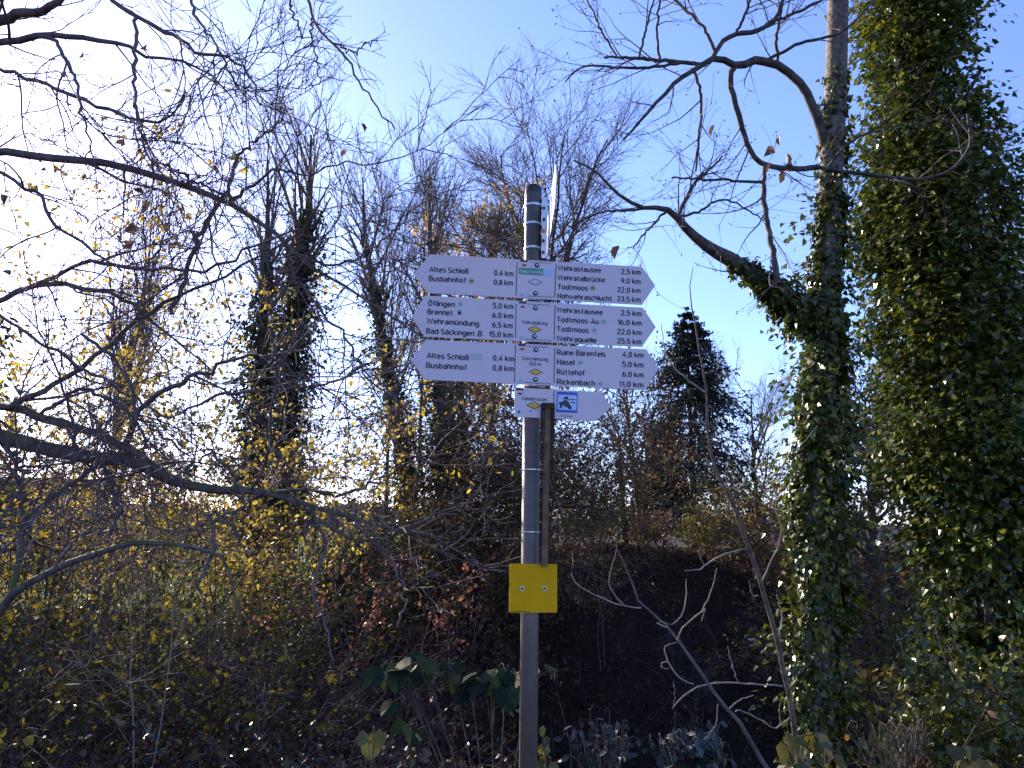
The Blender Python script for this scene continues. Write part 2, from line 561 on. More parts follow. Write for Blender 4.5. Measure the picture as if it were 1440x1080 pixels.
# ------------------------------------------------------------------ signpost
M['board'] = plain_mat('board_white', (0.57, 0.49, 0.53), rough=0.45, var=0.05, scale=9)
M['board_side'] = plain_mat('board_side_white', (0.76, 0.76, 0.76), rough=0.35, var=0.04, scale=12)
M['ink'] = plain_mat('ink', (0.012, 0.012, 0.03), rough=0.5, var=0.1)
M['galv'] = plain_mat('galvanised_steel', (0.105, 0.078, 0.064), rough=0.5, metal=0.2, var=0.4, scale=22, bump=0.15)
M['pole_shade'] = plain_mat('shaded_steel', (0.055, 0.046, 0.043), rough=0.45, var=0.3, scale=30)  # pole colour darkened to carry the shade on its upper length
M['capblack'] = plain_mat('cap_black', (0.012, 0.012, 0.014), rough=0.5)
M['steel'] = plain_mat('bright_steel', (0.55, 0.55, 0.56), rough=0.3, metal=0.7, var=0.1)
M['bolt'] = plain_mat('bolt_dark', (0.05, 0.05, 0.06), rough=0.35, metal=0.6, var=0.2)
M['yellow'] = plain_mat('plate_yellow', (0.62, 0.33, 0.002), rough=0.6, var=0.14, scale=18, spec=0.12)
M['dia_yellow'] = plain_mat('diamond_yellow', (0.62, 0.38, 0.03), rough=0.5, var=0.05)
M['green'] = plain_mat('label_green', (0.06, 0.24, 0.20), rough=0.5, var=0.15)
M['lblue'] = plain_mat('label_blue', (0.40, 0.52, 0.75), rough=0.5, var=0.05)
M['blue'] = plain_mat('frame_blue', (0.025, 0.08, 0.42), rough=0.5, var=0.08)
M['red'] = plain_mat('emblem_red', (0.35, 0.03, 0.06), rough=0.5, var=0.1)
M['flagdark'] = plain_mat('flag_dark', (0.03, 0.02, 0.05), rough=0.5, var=0.1)
M['emblue'] = plain_mat('emblem_blue', (0.22, 0.42, 0.66), rough=0.5, var=0.1)
M['stopgreen'] = plain_mat('stop_green', (0.32, 0.36, 0.12), rough=0.5, var=0.15)
M['stopfade'] = plain_mat('stop_faded', (0.40, 0.47, 0.43), rough=0.5, var=0.08)
M['tape'] = plain_mat('grey_tape', (0.43, 0.42, 0.42), rough=0.6, var=0.06)
M['slat'] = bark_mat('old_timber', (0.08, 0.055, 0.032), (0.17, 0.12, 0.065), scale=25)
M['slatdark'] = bark_mat('stained_timber', (0.035, 0.016, 0.012), (0.06, 0.03, 0.022), scale=25)
M['fadewhite'] = plain_mat('worn_white', (0.55, 0.48, 0.14), rough=0.6, var=0.2)
M['palegreen'] = plain_mat('pale_green_letters', (0.45, 0.62, 0.55), rough=0.5, var=0.1)

YAW = math.radians(9.0)
EU = np.array([math.cos(YAW), math.sin(YAW), 0.0])
EV = np.array([0.0, 0.0, 1.0])
EN = np.array([math.sin(YAW), -math.cos(YAW), 0.0])       # towards the walker
P0 = np.array(at(752, 460, 2.80))
POLE = at(750, 560, 2.80)
poleR = 0.0335
pc = np.array([POLE.x, POLE.y, 0.0]) - EN * 0.0  # axis found below
t = ((P0 - np.array([POLE.x, POLE.y, P0[2]])) @ EN)
pc = np.array([POLE.x, POLE.y, 0.0]) + EN * t - EN * (poleR + 0.006)


def uv(px, py):
    d = np.array(ray(px, py))
    o = np.array(EYE)
    s = ((P0 - o) @ EN) / (d @ EN)
    q = o + d * s - P0
    return np.array([q @ EU, q @ EV])


def wp(u, v, n=0.0):
    return P0 + EU * u + EV * v + EN * n


post = thing('signpost', 'grey steel signpost carrying white hiking arrow boards and a yellow plate', 'signpost', (pc[0], pc[1], gz(pc[0], pc[1])))


def zpole(py):
    d = ray(750, py)
    return EYE.z + d.z * (pc[1] / d.y)


ztop = zpole(262)
mb = MB(); cyl(mb, (pc[0], pc[1], post.location.z - 0.3), (pc[0], pc[1], zpole(372)), poleR, 40)
part('pole', mb, M['galv'], post, smooth=False)
for p_ in bpy.data.meshes['pole'].polygons:
    p_.use_smooth = len(p_.vertices) == 4
mb = MB(); cyl(mb, (pc[0], pc[1], zpole(372)), (pc[0], pc[1], zpole(273)), poleR + 0.0015, 40)
part('shaded_pole_top', mb, M['pole_shade'], post, label='upper length of the pole, its shade put into a dark colour')
mb = MB()
zc = zpole(274)
prof = [(0.0, 0.0355), (0.02, 0.0355), (0.032, 0.033), (0.038, 0.026), (0.040, 0.0)]
an = np.arange(32) * 2 * math.pi / 32
v = np.array([[pc[0] + r * math.cos(a), pc[1] + r * math.sin(a), zc + h] for h, r in prof for a in an])
i = np.arange(len(prof) * 32).reshape(len(prof), 32)
mb.add(v, [np.stack([i[:-1], np.roll(i, -1, 1)[:-1], np.roll(i, -1, 1)[1:], i[1:]], -1).reshape(-1, 4)])
part('pole_cap', mb, M['capblack'], post, smooth=True)


def ringband(z, r, h, mat, name, clip=True):
    mb = MB()
    k = 36
    an = np.arange(k) * 2 * math.pi / k
    pr = [(r, -h), (r + 0.003, -h * 0.8), (r + 0.003, h * 0.8), (r, h)]
    v = np.array([[pc[0] + q * math.cos(a), pc[1] + q * math.sin(a), z + hh] for q, hh in pr for a in an])
    i = np.arange(4 * k).reshape(4, k)
    mb.add(v, [np.stack([i[:-1], np.roll(i, -1, 1)[:-1], np.roll(i, -1, 1)[1:], i[1:]], -1).reshape(-1, 4)])
    if clip:
        box(mb, (pc[0] + r + 0.004, pc[1] - 0.012, z), (0.009, 0, 0), (0, 0.007, 0), (0, 0, h * 1.25))
    return part(name, mb, mat, post)


for y in (291, 317, 351):
    ringband(zpole(y), poleR + 0.0015, 0.0055, M['steel'], 'clamp_band')
for y in (423.5, 482, 543):
    ringband(zpole(y), poleR + 0.0002, 0.006, M['steel'], 'clamp_band')
for y in (661, 748):
    b = ringband(zpole(y), poleR + 0.0004, 0.0022, M['steel'], 'wire_tie', clip=False)

# brackets and the edge-on board at the top
for ya, yb, dx in ((281, 325, 0.0), (331, 366, -0.002)):
    mb = MB()
    za, zb = zpole(ya), zpole(yb)
    c = (pc[0] + poleR + 0.014 + dx, pc[1] - 0.005, (za + zb) / 2)
    box(mb, c, (0.011, 0, 0), (0, 0.022, 0), (0, 0, (za - zb) / 2))
    cyl(mb, (c[0] - 0.004, c[1] - 0.0225, c[2] + 0.02), (c[0] - 0.004, c[1] - 0.028, c[2] + 0.02), 0.006, 12, mi=1)
    cyl(mb, (c[0] - 0.004, c[1] - 0.0225, c[2] - 0.03), (c[0] - 0.004, c[1] - 0.028, c[2] - 0.03), 0.006, 12, mi=1)
    part('bracket', mb, [M['steel'], M['bolt']], post)
# board seen almost along its own plane: built from its own length, height and bearing
bz0, bz1 = zpole(366) + 0.055, zpole(366) + 0.055 + 0.155
bx = pc[0] + poleR + 0.027
far_ = np.array([bx + 0.002, pc[1] + 0.34, 0]); near_ = np.array([bx + 0.008, pc[1] - 0.47, 0])
dr = nrm(near_ - far_); sd = np.array([-dr[1], dr[0], 0])
mb = MB()
L = np.linalg.norm(near_ - far_)
zm = (bz0 + bz1) / 2
outl = [(0, bz0), (L - 0.06, bz0), (L, zm), (L - 0.06, bz1), (0, bz1)]
v = [far_ + dr * a + np.array([0, 0, z]) + sd * q for q in (-0.002, 0.002) for a, z in outl]
mb.add(v, [[(0, 1, 2, 3, 4)], [(9, 8, 7, 6, 5)], [(a, a + 5, (a + 1) % 5 + 5, (a + 1) % 5) for a in range(5)]])
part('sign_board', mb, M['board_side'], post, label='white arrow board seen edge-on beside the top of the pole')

TEXTJOBS = []      # (parent, body, px_left, px_right, py_base, cap_px, material key, name)


def board(name, top, bot, tipl, tipr, label):
    """outline in the plane of the boards; top/bot = ((px,py),(px,py))"""
    a, b = uv(*top[0]), uv(*top[1])
    c, d = uv(*bot[0]), uv(*bot[1])
    pts = [a, b] + ([uv(*tipr)] if tipr else []) + [d, c] + ([uv(*tipl)] if tipl else [])
    pts = [np.array(p) for p in pts][::-1]
    k = len(pts)
    v = [wp(p[0], p[1], q) for q in (-0.0045, -0.0010, 0.0) for p in pts]
    cen = sum(pts) / k
    for j, p in enumerate(pts):                       # small bevel on the front edge
        v[2 * k + j] = wp(*(p + (cen - p) / np.linalg.norm(cen - p) * 0.0012), 0.0)
    mb = MB()
    fs = [[tuple(range(2 * k, 3 * k))], [tuple(range(k))[::-1]]]
    for r0 in (0, k):
        fs.append([(r0 + j, r0 + (j + 1) % k, r0 + k + (j + 1) % k, r0 + k + j) for j in range(k)])
    mb.add(v, fs)
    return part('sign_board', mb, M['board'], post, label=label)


def poly2(mb, pts, n=0.0009, mi=0):
    p = [uv(*q) for q in pts]
    area = sum(p[i][0] * p[(i + 1) % len(p)][1] - p[(i + 1) % len(p)][0] * p[i][1] for i in range(len(p)))
    if area < 0:
        p = p[::-1]
    mb.add([wp(q[0], q[1], n) for q in p], [[tuple(range(len(p)))]], mi)


def disc(mb, x, y, r, n=0.0009, mi=0, k=20):
    poly2(mb, [(x + r * math.cos(a), y + r * math.sin(a)) for a in np.arange(k) * 2 * math.pi / k], n, mi)


def line2(mb, a, b, w, n=0.0009, mi=0):
    ax = np.array(a, float); bx_ = np.array(b, float)
    d = nrm(bx_ - ax); s = np.array([-d[1], d[0]]) * w / 2
    poly2(mb, [ax + s, bx_ + s, bx_ - s, ax - s], n, mi)


def diamond(mb, x, y, hw, hh, n, mi, sl=0.05):
    poly2(mb, [(x - hw, y - hw * sl), (x, y - hh), (x + hw, y + hw * sl), (x, y + hh)], n, mi)


def bolt(parent, x, y, r=3.0):
    mb = MB()
    u = uv(x, y)
    rr = r * 2.8 / FPX
    a, b = wp(u[0], u[1], 0.0), wp(u[0], u[1], 0.004)
    cyl(mb, a, wp(u[0], u[1], 0.0015), rr * 1.2, 20)
    cyl(mb, wp(u[0], u[1], 0.0016), wp(u[0], u[1], 0.005), rr, 20, r2=rr * 0.75)
    cyl(mb, wp(u[0], u[1], 0.0051), wp(u[0], u[1], 0.0056), rr * 0.4, 6, mi=1)
    part('bolt', mb, [M['bolt'], M['steel']], parent)


def T(par, body, x0, x1, y, cap=7.3, mat='ink', slope=0.055):
    TEXTJOBS.append((par, body, x0, x1, y, cap, mat, slope))


def flag(par, x, y):
    mb = MB()
    poly2(mb, [(x - 5.2, y - 2.0), (x + 5.2, y - 1.5), (x + 5.2, y + 1.6), (x - 5.2, y + 1.1)], mi=0)
    diamond(mb, x + 0.2, y + 6.0, 4.2, 2.2, 0.0009, 1)
    part('emblem', mb, [M['flagdark'], M['red']], par)


def badge(par, x, y, r, mat):
    mb = MB()
    k = 22
    poly2(mb, [(x + r * math.cos(a), y + r * math.sin(a)) for a in np.arange(k) * 2 * math.pi / k], 0.0009, 0)
    o = r * 0.36
    for q in (-1, 1):
        line2(mb, (x + q * o, y - r * 0.5), (x + q * o, y + r * 0.5), 0.9, 0.0014, 1)
    line2(mb, (x - o, y), (x + o, y), 0.8, 0.0016, 1)
    part('stop_symbol', mb, [M[mat], M['ink'] if mat == 'stopgreen' else M['green']], par)


def diamond_mark(par, x, y, hw, hh, fill):
    mb = MB()
    diamond(mb, x, y, hw, hh, 0.0008, 0)
    diamond(mb, x, y, hw * 0.82, hh * 0.80, 0.0014, 1)
    part('waymark_diamond', mb, [M['ink'], M[fill]], par)


def rose(par, x, y, r=3.2, mat='emblue'):
    mb = MB()
    k = 16
    poly2(mb, [(x + r * (1 if j % 2 else 0.62) * math.cos(a), y + r * (1 if j % 2 else 0.62) * math.sin(a)) for j, a in enumerate(np.arange(k) * 2 * math.pi / k)])
    part('emblem', mb, M[mat], par)


def dividers(par, *ls):
    for a, b in ls:
        mb = MB()
        line2(mb, a, b, 1.1)
        part('divider_line', mb, M['ink'], par)


b1 = board('b', ((605, 357.5), (903, 375)), ((601, 412), (903, 428.5)), (583, 383.5), (921.5, 401.5), 'topmost white double arrow board, Altes Schloß left and Hohwehraschlucht right')
T(b1, 'Altes Schloß', 603.5, 659, 381.8); T(b1, 'Busbahnhof', 603, 656, 394.8)
T(b1, '0,4 km', 694.8, 722, 386.8); T(b1, '0,8 km', 694, 721.3, 400.0)
for s, x1, y in (('Wehrastausee', 845.4, 380), ('Wehratalbrücke', 851, 393.3), ('Todtmoos', 827, 406.3), ('Hohwehraschlucht', 861, 419.2)):
    T(b1, s, 784, x1, y)
for s, x0, y in (('2,5 km', 873.5, 384.9), ('9,0 km', 873.4, 397.8), ('22,0 km', 868, 410.4), ('23,5 km', 867.7, 423.2)):
    T(b1, s, x0, 901, y)
dividers(b1, ((727.2, 368), (725.6, 415.6)), ((782, 371.5), (780, 418.5)))
flag(b1, 737, 367); rose(b1, 733.4, 414.8)
mb = MB()
poly2(mb, [(729.7, 376.2), (764, 378), (763.6, 387.5), (729.4, 385.4)], mi=0)
poly2(mb, [(764.6, 378.1), (778, 378.8), (777.6, 388.3), (764.2, 387.6)], mi=1)
for dy in (0, 3.0):
    for j in range(5):
        line2(mb, (766 + j * 2.1, 382 + dy + 0.7 * math.sin(j * 1.5)), (768.1 + j * 2.1, 382.1 + dy + 0.7 * math.sin(j * 1.5 + 1.5)), 0.7, 0.0015, 2)
part('route_label', mb, [M['green'], M['lblue'], M['emblue']], b1, label='small green route label')
T(b1, 'Schluchtensteig', 731.2, 762.5, 383.4, 4.4, 'palegreen')
diamond_mark(b1, 752.6, 396.6, 10, 5, 'board')
T(b1, 'Schwarzwaldverein e.V.', 744.5, 776, 369.0, 1.7); T(b1, 'Naturpark Südschwarzwald', 740.5, 777, 416.8, 1.7)
badge(b1, 662.8, 395.2, 3.7, 'stopgreen'); badge(b1, 833.4, 405, 3.7, 'stopgreen')
bolt(b1, 755, 373.2); bolt(b1, 752.9, 412.5)

b2 = board('b', ((597.5, 415.5), (904, 432.5)), ((597, 473.5), (903, 487.5)), (579.5, 446.5), (922.5, 459.8), 'second white double arrow board, Öflingen left and Wehraquelle right')
for s, x0, x1, y in (('Öflingen', 601.8, 640, 429.6), ('Brennet', 601, 637, 441.6), ('Wehramündung', 600, 673.8, 454.6), ('Bad Säckingen .B', 599, 678, 468.6)):
    T(b2, s, x0, x1, y)
for s, x0, x1, y in (('5,0 km', 693, 722, 433), ('6,0 km', 692, 721.7, 446.5), ('6,5 km', 692, 721, 460), ('15,0 km', 687, 721, 473)):
    T(b2, s, x0, x1, y)
for s, x1, y in (('Wehrastausee', 847.6, 439), ('Todtmoos-Au', 842, 452.4), ('Todtmoos', 828, 465.6), ('Wehraquelle', 839, 479)):
    T(b2, s, 782.6, x1, y)
for s, x0, y in (('2,5 km', 872.8, 443), ('16,0 km', 868, 456), ('22,0 km', 867.7, 469.4), ('25,5 km', 867.7, 482.4)):
    T(b2, s, x0, 902.5, y)
dividers(b2, ((725.9, 427), (724.7, 475)), ((780.5, 429.5), (779.3, 477.6)))
flag(b2, 735, 425.6); rose(b2, 733, 475)
T(b2, 'Wehratalweg', 734, 769.6, 455.2, 5)
diamond_mark(b2, 751.8, 463.3, 10, 5.4, 'dia_yellow')
T(b2, 'Schwarzwaldverein e.V.', 742.5, 774, 428.2, 1.7); T(b2, 'Naturpark Südschwarzwald', 738.5, 775, 477.6, 1.7)
badge(b2, 647.5, 427.6, 4.0, 'stopfade'); badge(b2, 849, 452, 4.0, 'stopfade'); badge(b2, 835.6, 464.6, 4.0, 'stopfade')
mb = MB()
poly2(mb, [(643.6, 438), (648.6, 438.3), (648.6, 442.6), (643.6, 442.3)]); poly2(mb, [(644.6, 436.2), (647.8, 436.4), (647.8, 437.6), (644.6, 437.4)])
part('train_symbol', mb, M['ink'], b2)
bolt(b2, 753, 433.2); bolt(b2, 751.6, 473)

b3 = board('b', ((598.5, 477.5), (909, 491)), ((596.5, 534), (907, 548.5)), (579, 506.5), (926.5, 518.5), 'third white double arrow board, Busbahnhof left and Rickenbach right')
T(b3, 'Altes Schloß', 599.8, 659.4, 503.2); T(b3, 'Busbahnhof', 599, 656.9, 517)
T(b3, '0,4 km', 692.9, 723, 506.6); T(b3, '0,8 km', 692.5, 722.5, 520.6)
for s, x1, y in (('Ruine Bärenfels', 851.7, 498.6), ('Hasel', 808, 512.2), ('Rüttehof', 822.7, 526.2), ('Rickenbach', 837, 540)):
    T(b3, s, 783, x1, y, slope=0.045)
for s, x0, y in (('4,0 km', 875, 501.6), ('5,0 km', 875, 515.3), ('6,0 km', 875, 529.4), ('11,0 km', 870, 543.2)):
    T(b3, s, x0, 905, y, slope=0.045)
dividers(b3, ((724.8, 485), (723.6, 538)), ((780, 489.5), (779, 538.4)))
flag(b3, 734, 485.2); rose(b3, 731.5, 535.8)
T(b3, 'Storchensteg', 733.6, 770.8, 506, 5); T(b3, '350 m', 743.7, 760.4, 513.6, 5)
diamond_mark(b3, 753.2, 523.1, 10, 5.1, 'dia_yellow')
T(b3, 'Schwarzwaldverein e.V.', 741.5, 774, 487.6, 1.7); T(b3, 'Naturpark Südschwarzwald', 737, 774.5, 538.4, 1.7)
badge(b3, 816, 510, 3.6, 'stopfade'); badge(b3, 844.5, 539.6, 3.8, 'stopfade')
mb = MB(); poly2(mb, [(662, 496.4), (677.5, 497), (677.5, 505.6), (662, 505.0)])
part('grey_patch', mb, M['tape'], b3, label='grey tape patch')
bolt(b3, 753.5, 492); bolt(b3, 752.9, 533.5)

b4 = board('b', ((724.3, 545), (845.5, 551)), ((723.3, 586), (838.5, 592)), None, (860, 571.5), 'small lowest white board pointing right, Wanderrouten')
T(b4, 'Wanderrouten', 733, 769, 562.4, 5)
diamond_mark(b4, 751, 570.2, 11, 5.7, 'dia_yellow')
flag(b4, 731, 547.6); rose(b4, 729.8, 579, 2.6, 'blue')
dividers(b4, ((779, 549), (778.4, 588.5)))
mb = MB()
poly2(mb, [(783, 550.6), (812.6, 552.0), (811.7, 580.9), (782.2, 579.6)], 0.0008, 0)
poly2(mb, [(784.4, 554.8), (811.0, 556.0), (810.4, 577.2), (783.8, 576.0)], 0.0014, 1)
poly2(mb, [(785.2, 566.8), (787, 565.6), (791.5, 564.5), (793.2, 562.6), (796, 562.4), (799, 564.8), (801, 568.6), (803.6, 572.6), (803.4, 575.6), (800.6, 575.8), (797.5, 573.0), (794, 572), (792.4, 568.8), (790.6, 571.4), (790.2, 573.2), (788.4, 574.4), (787, 574.2), (787.2, 569.6)], 0.002, 2)
poly2(mb, [(793.4, 557.8), (798.8, 557.6), (799.0, 559.6), (797.6, 561.8), (794.4, 561.4), (792.2, 562), (791.9, 560.2), (793.6, 559.8)], 0.002, 2)
line2(mb, (797.6, 561.6), (808.6, 562.3), 1.2, 0.0021, 2); line2(mb, (802.2, 566.0), (808.8, 566.5), 1.3, 0.0021, 2)
part('route_picture', mb, [M['blue'], M['lblue'], M['ink']], b4, label='blue-framed picture of a seated figure in black')
mb = MB()
for a_, b_ in (((789, 583.2), (791.4, 583.3)), ((789, 583.2), (788.9, 585.8)), ((788.9, 585.8), (790.6, 585.9)), ((791.4, 583.3), (791.4, 585.4))):
    line2(mb, a_, b_, 0.6, 0.001)
part('loop_symbol', mb, M['ink'], b4)
T(b4, '8,5 km', 793.5, 805, 586.2, 2.8)
bolt(b4, 746, 578, 1.1)

# yellow plate
q = [uv(716.3, 793), uv(783.5, 793), uv(783.5, 861.5), uv(716.3, 861.5)]
u0, u1, v0, v1 = (q[0][0] + q[3][0]) / 2, (q[1][0] + q[2][0]) / 2, (q[2][1] + q[3][1]) / 2, (q[0][1] + q[1][1]) / 2
mb = MB()
r = 0.006
pts = []
for cx, cy, a0 in ((u1 - r, v0 + r, -90), (u1 - r, v1 - r, 0), (u0 + r, v1 - r, 90), (u0 + r, v0 + r, 180)):
    for a in (0, 30, 60, 90):
        pts.append((cx + r * math.cos(math.radians(a0 + a)), cy + r * math.sin(math.radians(a0 + a))))
k = len(pts)
mb.add([wp(p[0], p[1], n) for n in (-0.004, 0.0) for p in pts], [[tuple(range(k, 2 * k))], [tuple(range(k))[::-1]], [(j, (j + 1) % k, k + (j + 1) % k, k + j) for j in range(k)]])
yp = part('square_plate', mb, M['yellow'], post, label='square blank yellow plate')
for x in (734, 765.5):
    mb = MB(); u = uv(x, 827.5)
    cyl(mb, wp(u[0], u[1], 0), wp(u[0], u[1], 0.0025), 0.0085, 20)
    cyl(mb, wp(u[0], u[1], 0.0026), wp(u[0], u[1], 0.007), 0.0052, 6, mi=1)
    part('bolt', mb, [M['steel'], M['bolt']], yp)
mb = MB(); line2(mb, (718, 859.3), (746, 860.3), 0.9)
part('dirt_edge', mb, M['slatdark'], yp)

# timber slat tied to the front of the pole
mb = MB()
a, b = uv(768.6, 575), uv(764.2, 796)
uc = (a[0] + b[0]) / 2
box(mb, wp(uc + 0.001, (a[1] + b[1]) / 2, 0.012), EU * 0.0102, EN * 0.010, EV * (a[1] - b[1]) / 2 + EU * (a[0] - b[0]) / 2)
sl_ = part('timber_slat', mb, M['slat'], post, label='narrow upright timber slat in front of the pole')
mb = MB()
c, d = uv(777, 574), uv(775, 659)
box(mb, wp((c[0] + d[0]) / 2 - 0.003, (c[1] + d[1]) / 2, 0.009), EU * 0.0085, EN * 0.008, EV * (c[1] - d[1]) / 2 + EU * (c[0] - d[0]) / 2)
c, d = uv(762, 574), uv(760.5, 620)
box(mb, wp((c[0] + d[0]) / 2, (c[1] + d[1]) / 2, 0.008), EU * 0.0035, EN * 0.007, EV * (c[1] - d[1]) / 2 + EU * (c[0] - d[0]) / 2)
c = uv(769.5, 572)
box(mb, wp(c[0], c[1], 0.013), EU * 0.0245, EN * 0.0125, EV * 0.0115)
part('slat_head', mb, M['slatdark'], post, label='dark brown stained head of the slat')

# all the lettering, drawn with an upright sign-writer's stroke alphabet; one mesh per line of text
def arc(cx, cy, rx, ry, a0, a1, n=12):
    t = np.radians(np.linspace(a0, a1, n))
    return [(cx + rx * math.cos(q), cy + ry * math.sin(q)) for q in t]


def ell(cx, cy, rx, ry):
    return arc(cx, cy, rx, ry, 0, 360, 22)


DOTS = [[(.14, .88), (.14, 1.0)], [(.40, .88), (.40, 1.0)]]
GL = {
    'a': [arc(.25, .50, .20, .22, 155, 0) + [(.45, 0)], [(.45, .42), (.24, .42)] + arc(.22, .21, .18, .21, 90, 270) + [(.28, 0), (.45, .14)]],
    'b': [[(.06, 1), (.06, 0)], ell(.27, .36, .21, .36)], 'c': [arc(.26, .36, .21, .36, 48, 312)],
    'd': [[(.5, 1), (.5, 0)], ell(.28, .36, .22, .36)], 'e': [[(.06, .37), (.48, .37)] + arc(.27, .36, .21, .36, 4, 312, 18)],
    'f': [[(.13, 0), (.13, .8)] + arc(.29, .82, .16, .18, 180, 85), [(0, .7), (.3, .7)]],
    'g': [[(.5, .72), (.5, -.08)] + arc(.28, -.08, .22, .2, 0, -145), ell(.28, .36, .22, .36)],
    'h': [[(.06, 1), (.06, 0)], arc(.27, .48, .21, .24, 180, 0) + [(.48, 0)]], 'i': [[(.06, .72), (.06, 0)], [(.06, .88), (.06, 1.02)]],
    'k': [[(.06, 1), (.06, 0)], [(.45, .72), (.08, .3)], [(.2, .42), (.48, 0)]], 'l': [[(.06, 1), (.06, 0)]],
    'm': [[(.06, .72), (.06, 0)], arc(.24, .49, .18, .23, 180, 0) + [(.42, 0)], arc(.60, .49, .18, .23, 180, 0) + [(.78, 0)]],
    'n': [[(.06, .72), (.06, 0)], arc(.27, .48, .21, .24, 180, 0) + [(.48, 0)]], 'o': [ell(.28, .36, .22, .36)],
    'p': [[(.06, .72), (.06, -.28)], ell(.27, .36, .21, .36)], 'q': [[(.5, .72), (.5, -.28)], ell(.28, .36, .22, .36)],
    'r': [[(.06, .72), (.06, 0)], arc(.25, .48, .19, .24, 180, 72)],
    's': [arc(.25, .54, .18, .18, 35, 270) + arc(.25, .18, .19, .18, 90, -145)],
    't': [[(.13, .95), (.13, .16)] + arc(.28, .16, .15, .16, 180, 275), [(0, .7), (.3, .7)]],
    'u': [[(.06, .72), (.06, .24)] + arc(.27, .24, .21, .24, 180, 360), [(.48, .72), (.48, 0)]], 'v': [[(0, .72), (.22, 0), (.44, .72)]],
    'w': [[(0, .72), (.17, 0), (.35, .68), (.53, 0), (.7, .72)]], 'z': [[(.03, .72), (.42, .72), (.03, 0), (.44, 0)]],
    '\u00df': [[(.06, 0), (.06, .76)] + arc(.25, .77, .19, .23, 180, -80) + arc(.27, .27, .21, .27, 90, -110)],
    'A': [[(0, 0), (.3, 1), (.6, 0)], [(.1, .3), (.5, .3)]],
    'B': [[(.07, 0), (.07, 1), (.3, 1)] + arc(.32, .76, .2, .24, 90, -90) + [(.07, .52)], [(.3, .52)] + arc(.33, .26, .23, .26, 90, -90) + [(.07, 0)]],
    'S': [arc(.3, .75, .22, .25, 30, 270) + arc(.3, .25, .24, .25, 90, -148)], 'W': [[(0, 1), (.2, 0), (.42, .95), (.64, 0), (.84, 1)]],
    'T': [[(0, 1), (.56, 1)], [(.28, 1), (.28, 0)]], 'H': [[(.07, 1), (.07, 0)], [(.55, 1), (.55, 0)], [(.07, .52), (.55, .52)]],
    'O': [ell(.33, .5, .27, .5)], 'R': [[(.07, 0), (.07, 1), (.32, 1)] + arc(.34, .73, .2, .27, 90, -90) + [(.07, .46)], [(.32, .46), (.56, 0)]],
    'N': [[(.07, 0), (.07, 1), (.52, 0), (.52, 1)]], 'V': [[(0, 1), (.28, 0), (.56, 1)]],
    '0': [ell(.28, .5, .22, .5)], '1': [[(.06, .78), (.28, 1), (.28, 0)]], '2': [arc(.28, .74, .21, .26, 170, -35) + [(.05, 0), (.52, 0)]],
    '3': [arc(.27, .76, .2, .24, 150, -90) + arc(.27, .26, .23, .26, 90, -150)], '4': [[(.4, 0), (.4, 1), (.03, .27), (.56, .27)]],
    '5': [[(.48, 1), (.12, 1), (.08, .55)] + arc(.27, .32, .23, .32, 122, -150)], '6': [ell(.28, .31, .22, .31), arc(.5, .34, .44, .64, 105, 180)],
    '8': [ell(.28, .76, .19, .24), ell(.28, .26, .23, .26)], '9': [ell(.28, .69, .22, .31), arc(.06, .66, .44, .64, 0, -72)],
    ',': [[(.10, .10), (.04, -.15)]], '.': [[(.07, -.02), (.07, .11)]], '-': [[(.03, .36), (.3, .36)]],
}
for u_, b_ in (('\u00e4', 'a'), ('\u00f6', 'o'), ('\u00fc', 'u')):
    GL[u_] = GL[b_] + DOTS
GL['\u00d6'] = GL['O'] + [[(.22, 1.14), (.22, 1.25)], [(.44, 1.14), (.44, 1.25)]]


def stroke_text(body, wd):
    """flat strips for a line of text: vertices (x, y) in cap heights, quads, extent in x"""
    V, F, x = [], [], 0.0
    for ch in body:
        if ch == ' ':
            x += 0.30
            continue
        g = GL[ch]
        wmax = max(p[0] for s in g for p in s)
        wmin = min(p[0] for s in g for p in s)
        for s in g:
            p = np.array(s, float)
            keep = np.concatenate([[True], np.linalg.norm(np.diff(p, axis=0), axis=1) > 1e-4])
            p = p[keep]
            closed = np.linalg.norm(p[0] - p[-1]) < 1e-3
            d = nrm(np.diff(p, axis=0))
            n = np.stack([-d[:, 1], d[:, 0]], 1)
            if closed:
                n0 = np.vstack([n[-1:], n]); n1 = np.vstack([n, n[:1]])
            else:
                n0 = np.vstack([n[:1], n]); n1 = np.vstack([n, n[-1:]])
            m = nrm(n0 + n1)
            m = m / np.maximum((m * n0).sum(1, keepdims=True), 0.55)
            b0 = len(V)
            for q, mm in zip(p, m):
                V.append((q[0] - wmin + x + mm[0] * wd / 2, q[1] + mm[1] * wd / 2))
                V.append((q[0] - wmin + x - mm[0] * wd / 2, q[1] - mm[1] * wd / 2))
            for k in range(len(p) - 1):
                F.append((b0 + 2 * k + 1, b0 + 2 * k + 3, b0 + 2 * k + 2, b0 + 2 * k))
        x += wmax - wmin + 0.235
    return np.array(V), np.array(F), x - 0.235


for job in TEXTJOBS:
    par, body, x0, x1, y, cap, mk, slope = job
    wd_ = 0.19 if cap > 6 else 0.15
    v, f_, ext = stroke_text(body, wd_)
    A, B = uv(x0, y), uv(x1, y + slope * (x1 - x0))
    e = B - A
    Ls = np.linalg.norm(e)
    e = e / Ls
    f = np.array([-e[1], e[0]])
    uvp = A + ((v[:, 0] + wd_ / 2) * Ls / (ext + wd_))[:, None] * e + (v[:, 1] * cap * 2.8 / FPX)[:, None] * f
    mbx = MB()
    mbx.add(P0 + uvp[:, :1] * EU + uvp[:, 1:] * EV + EN * (0.0019 if mk == 'palegreen' else 0.0011), [f_])
    part('lettering', mbx, M[mk], par)

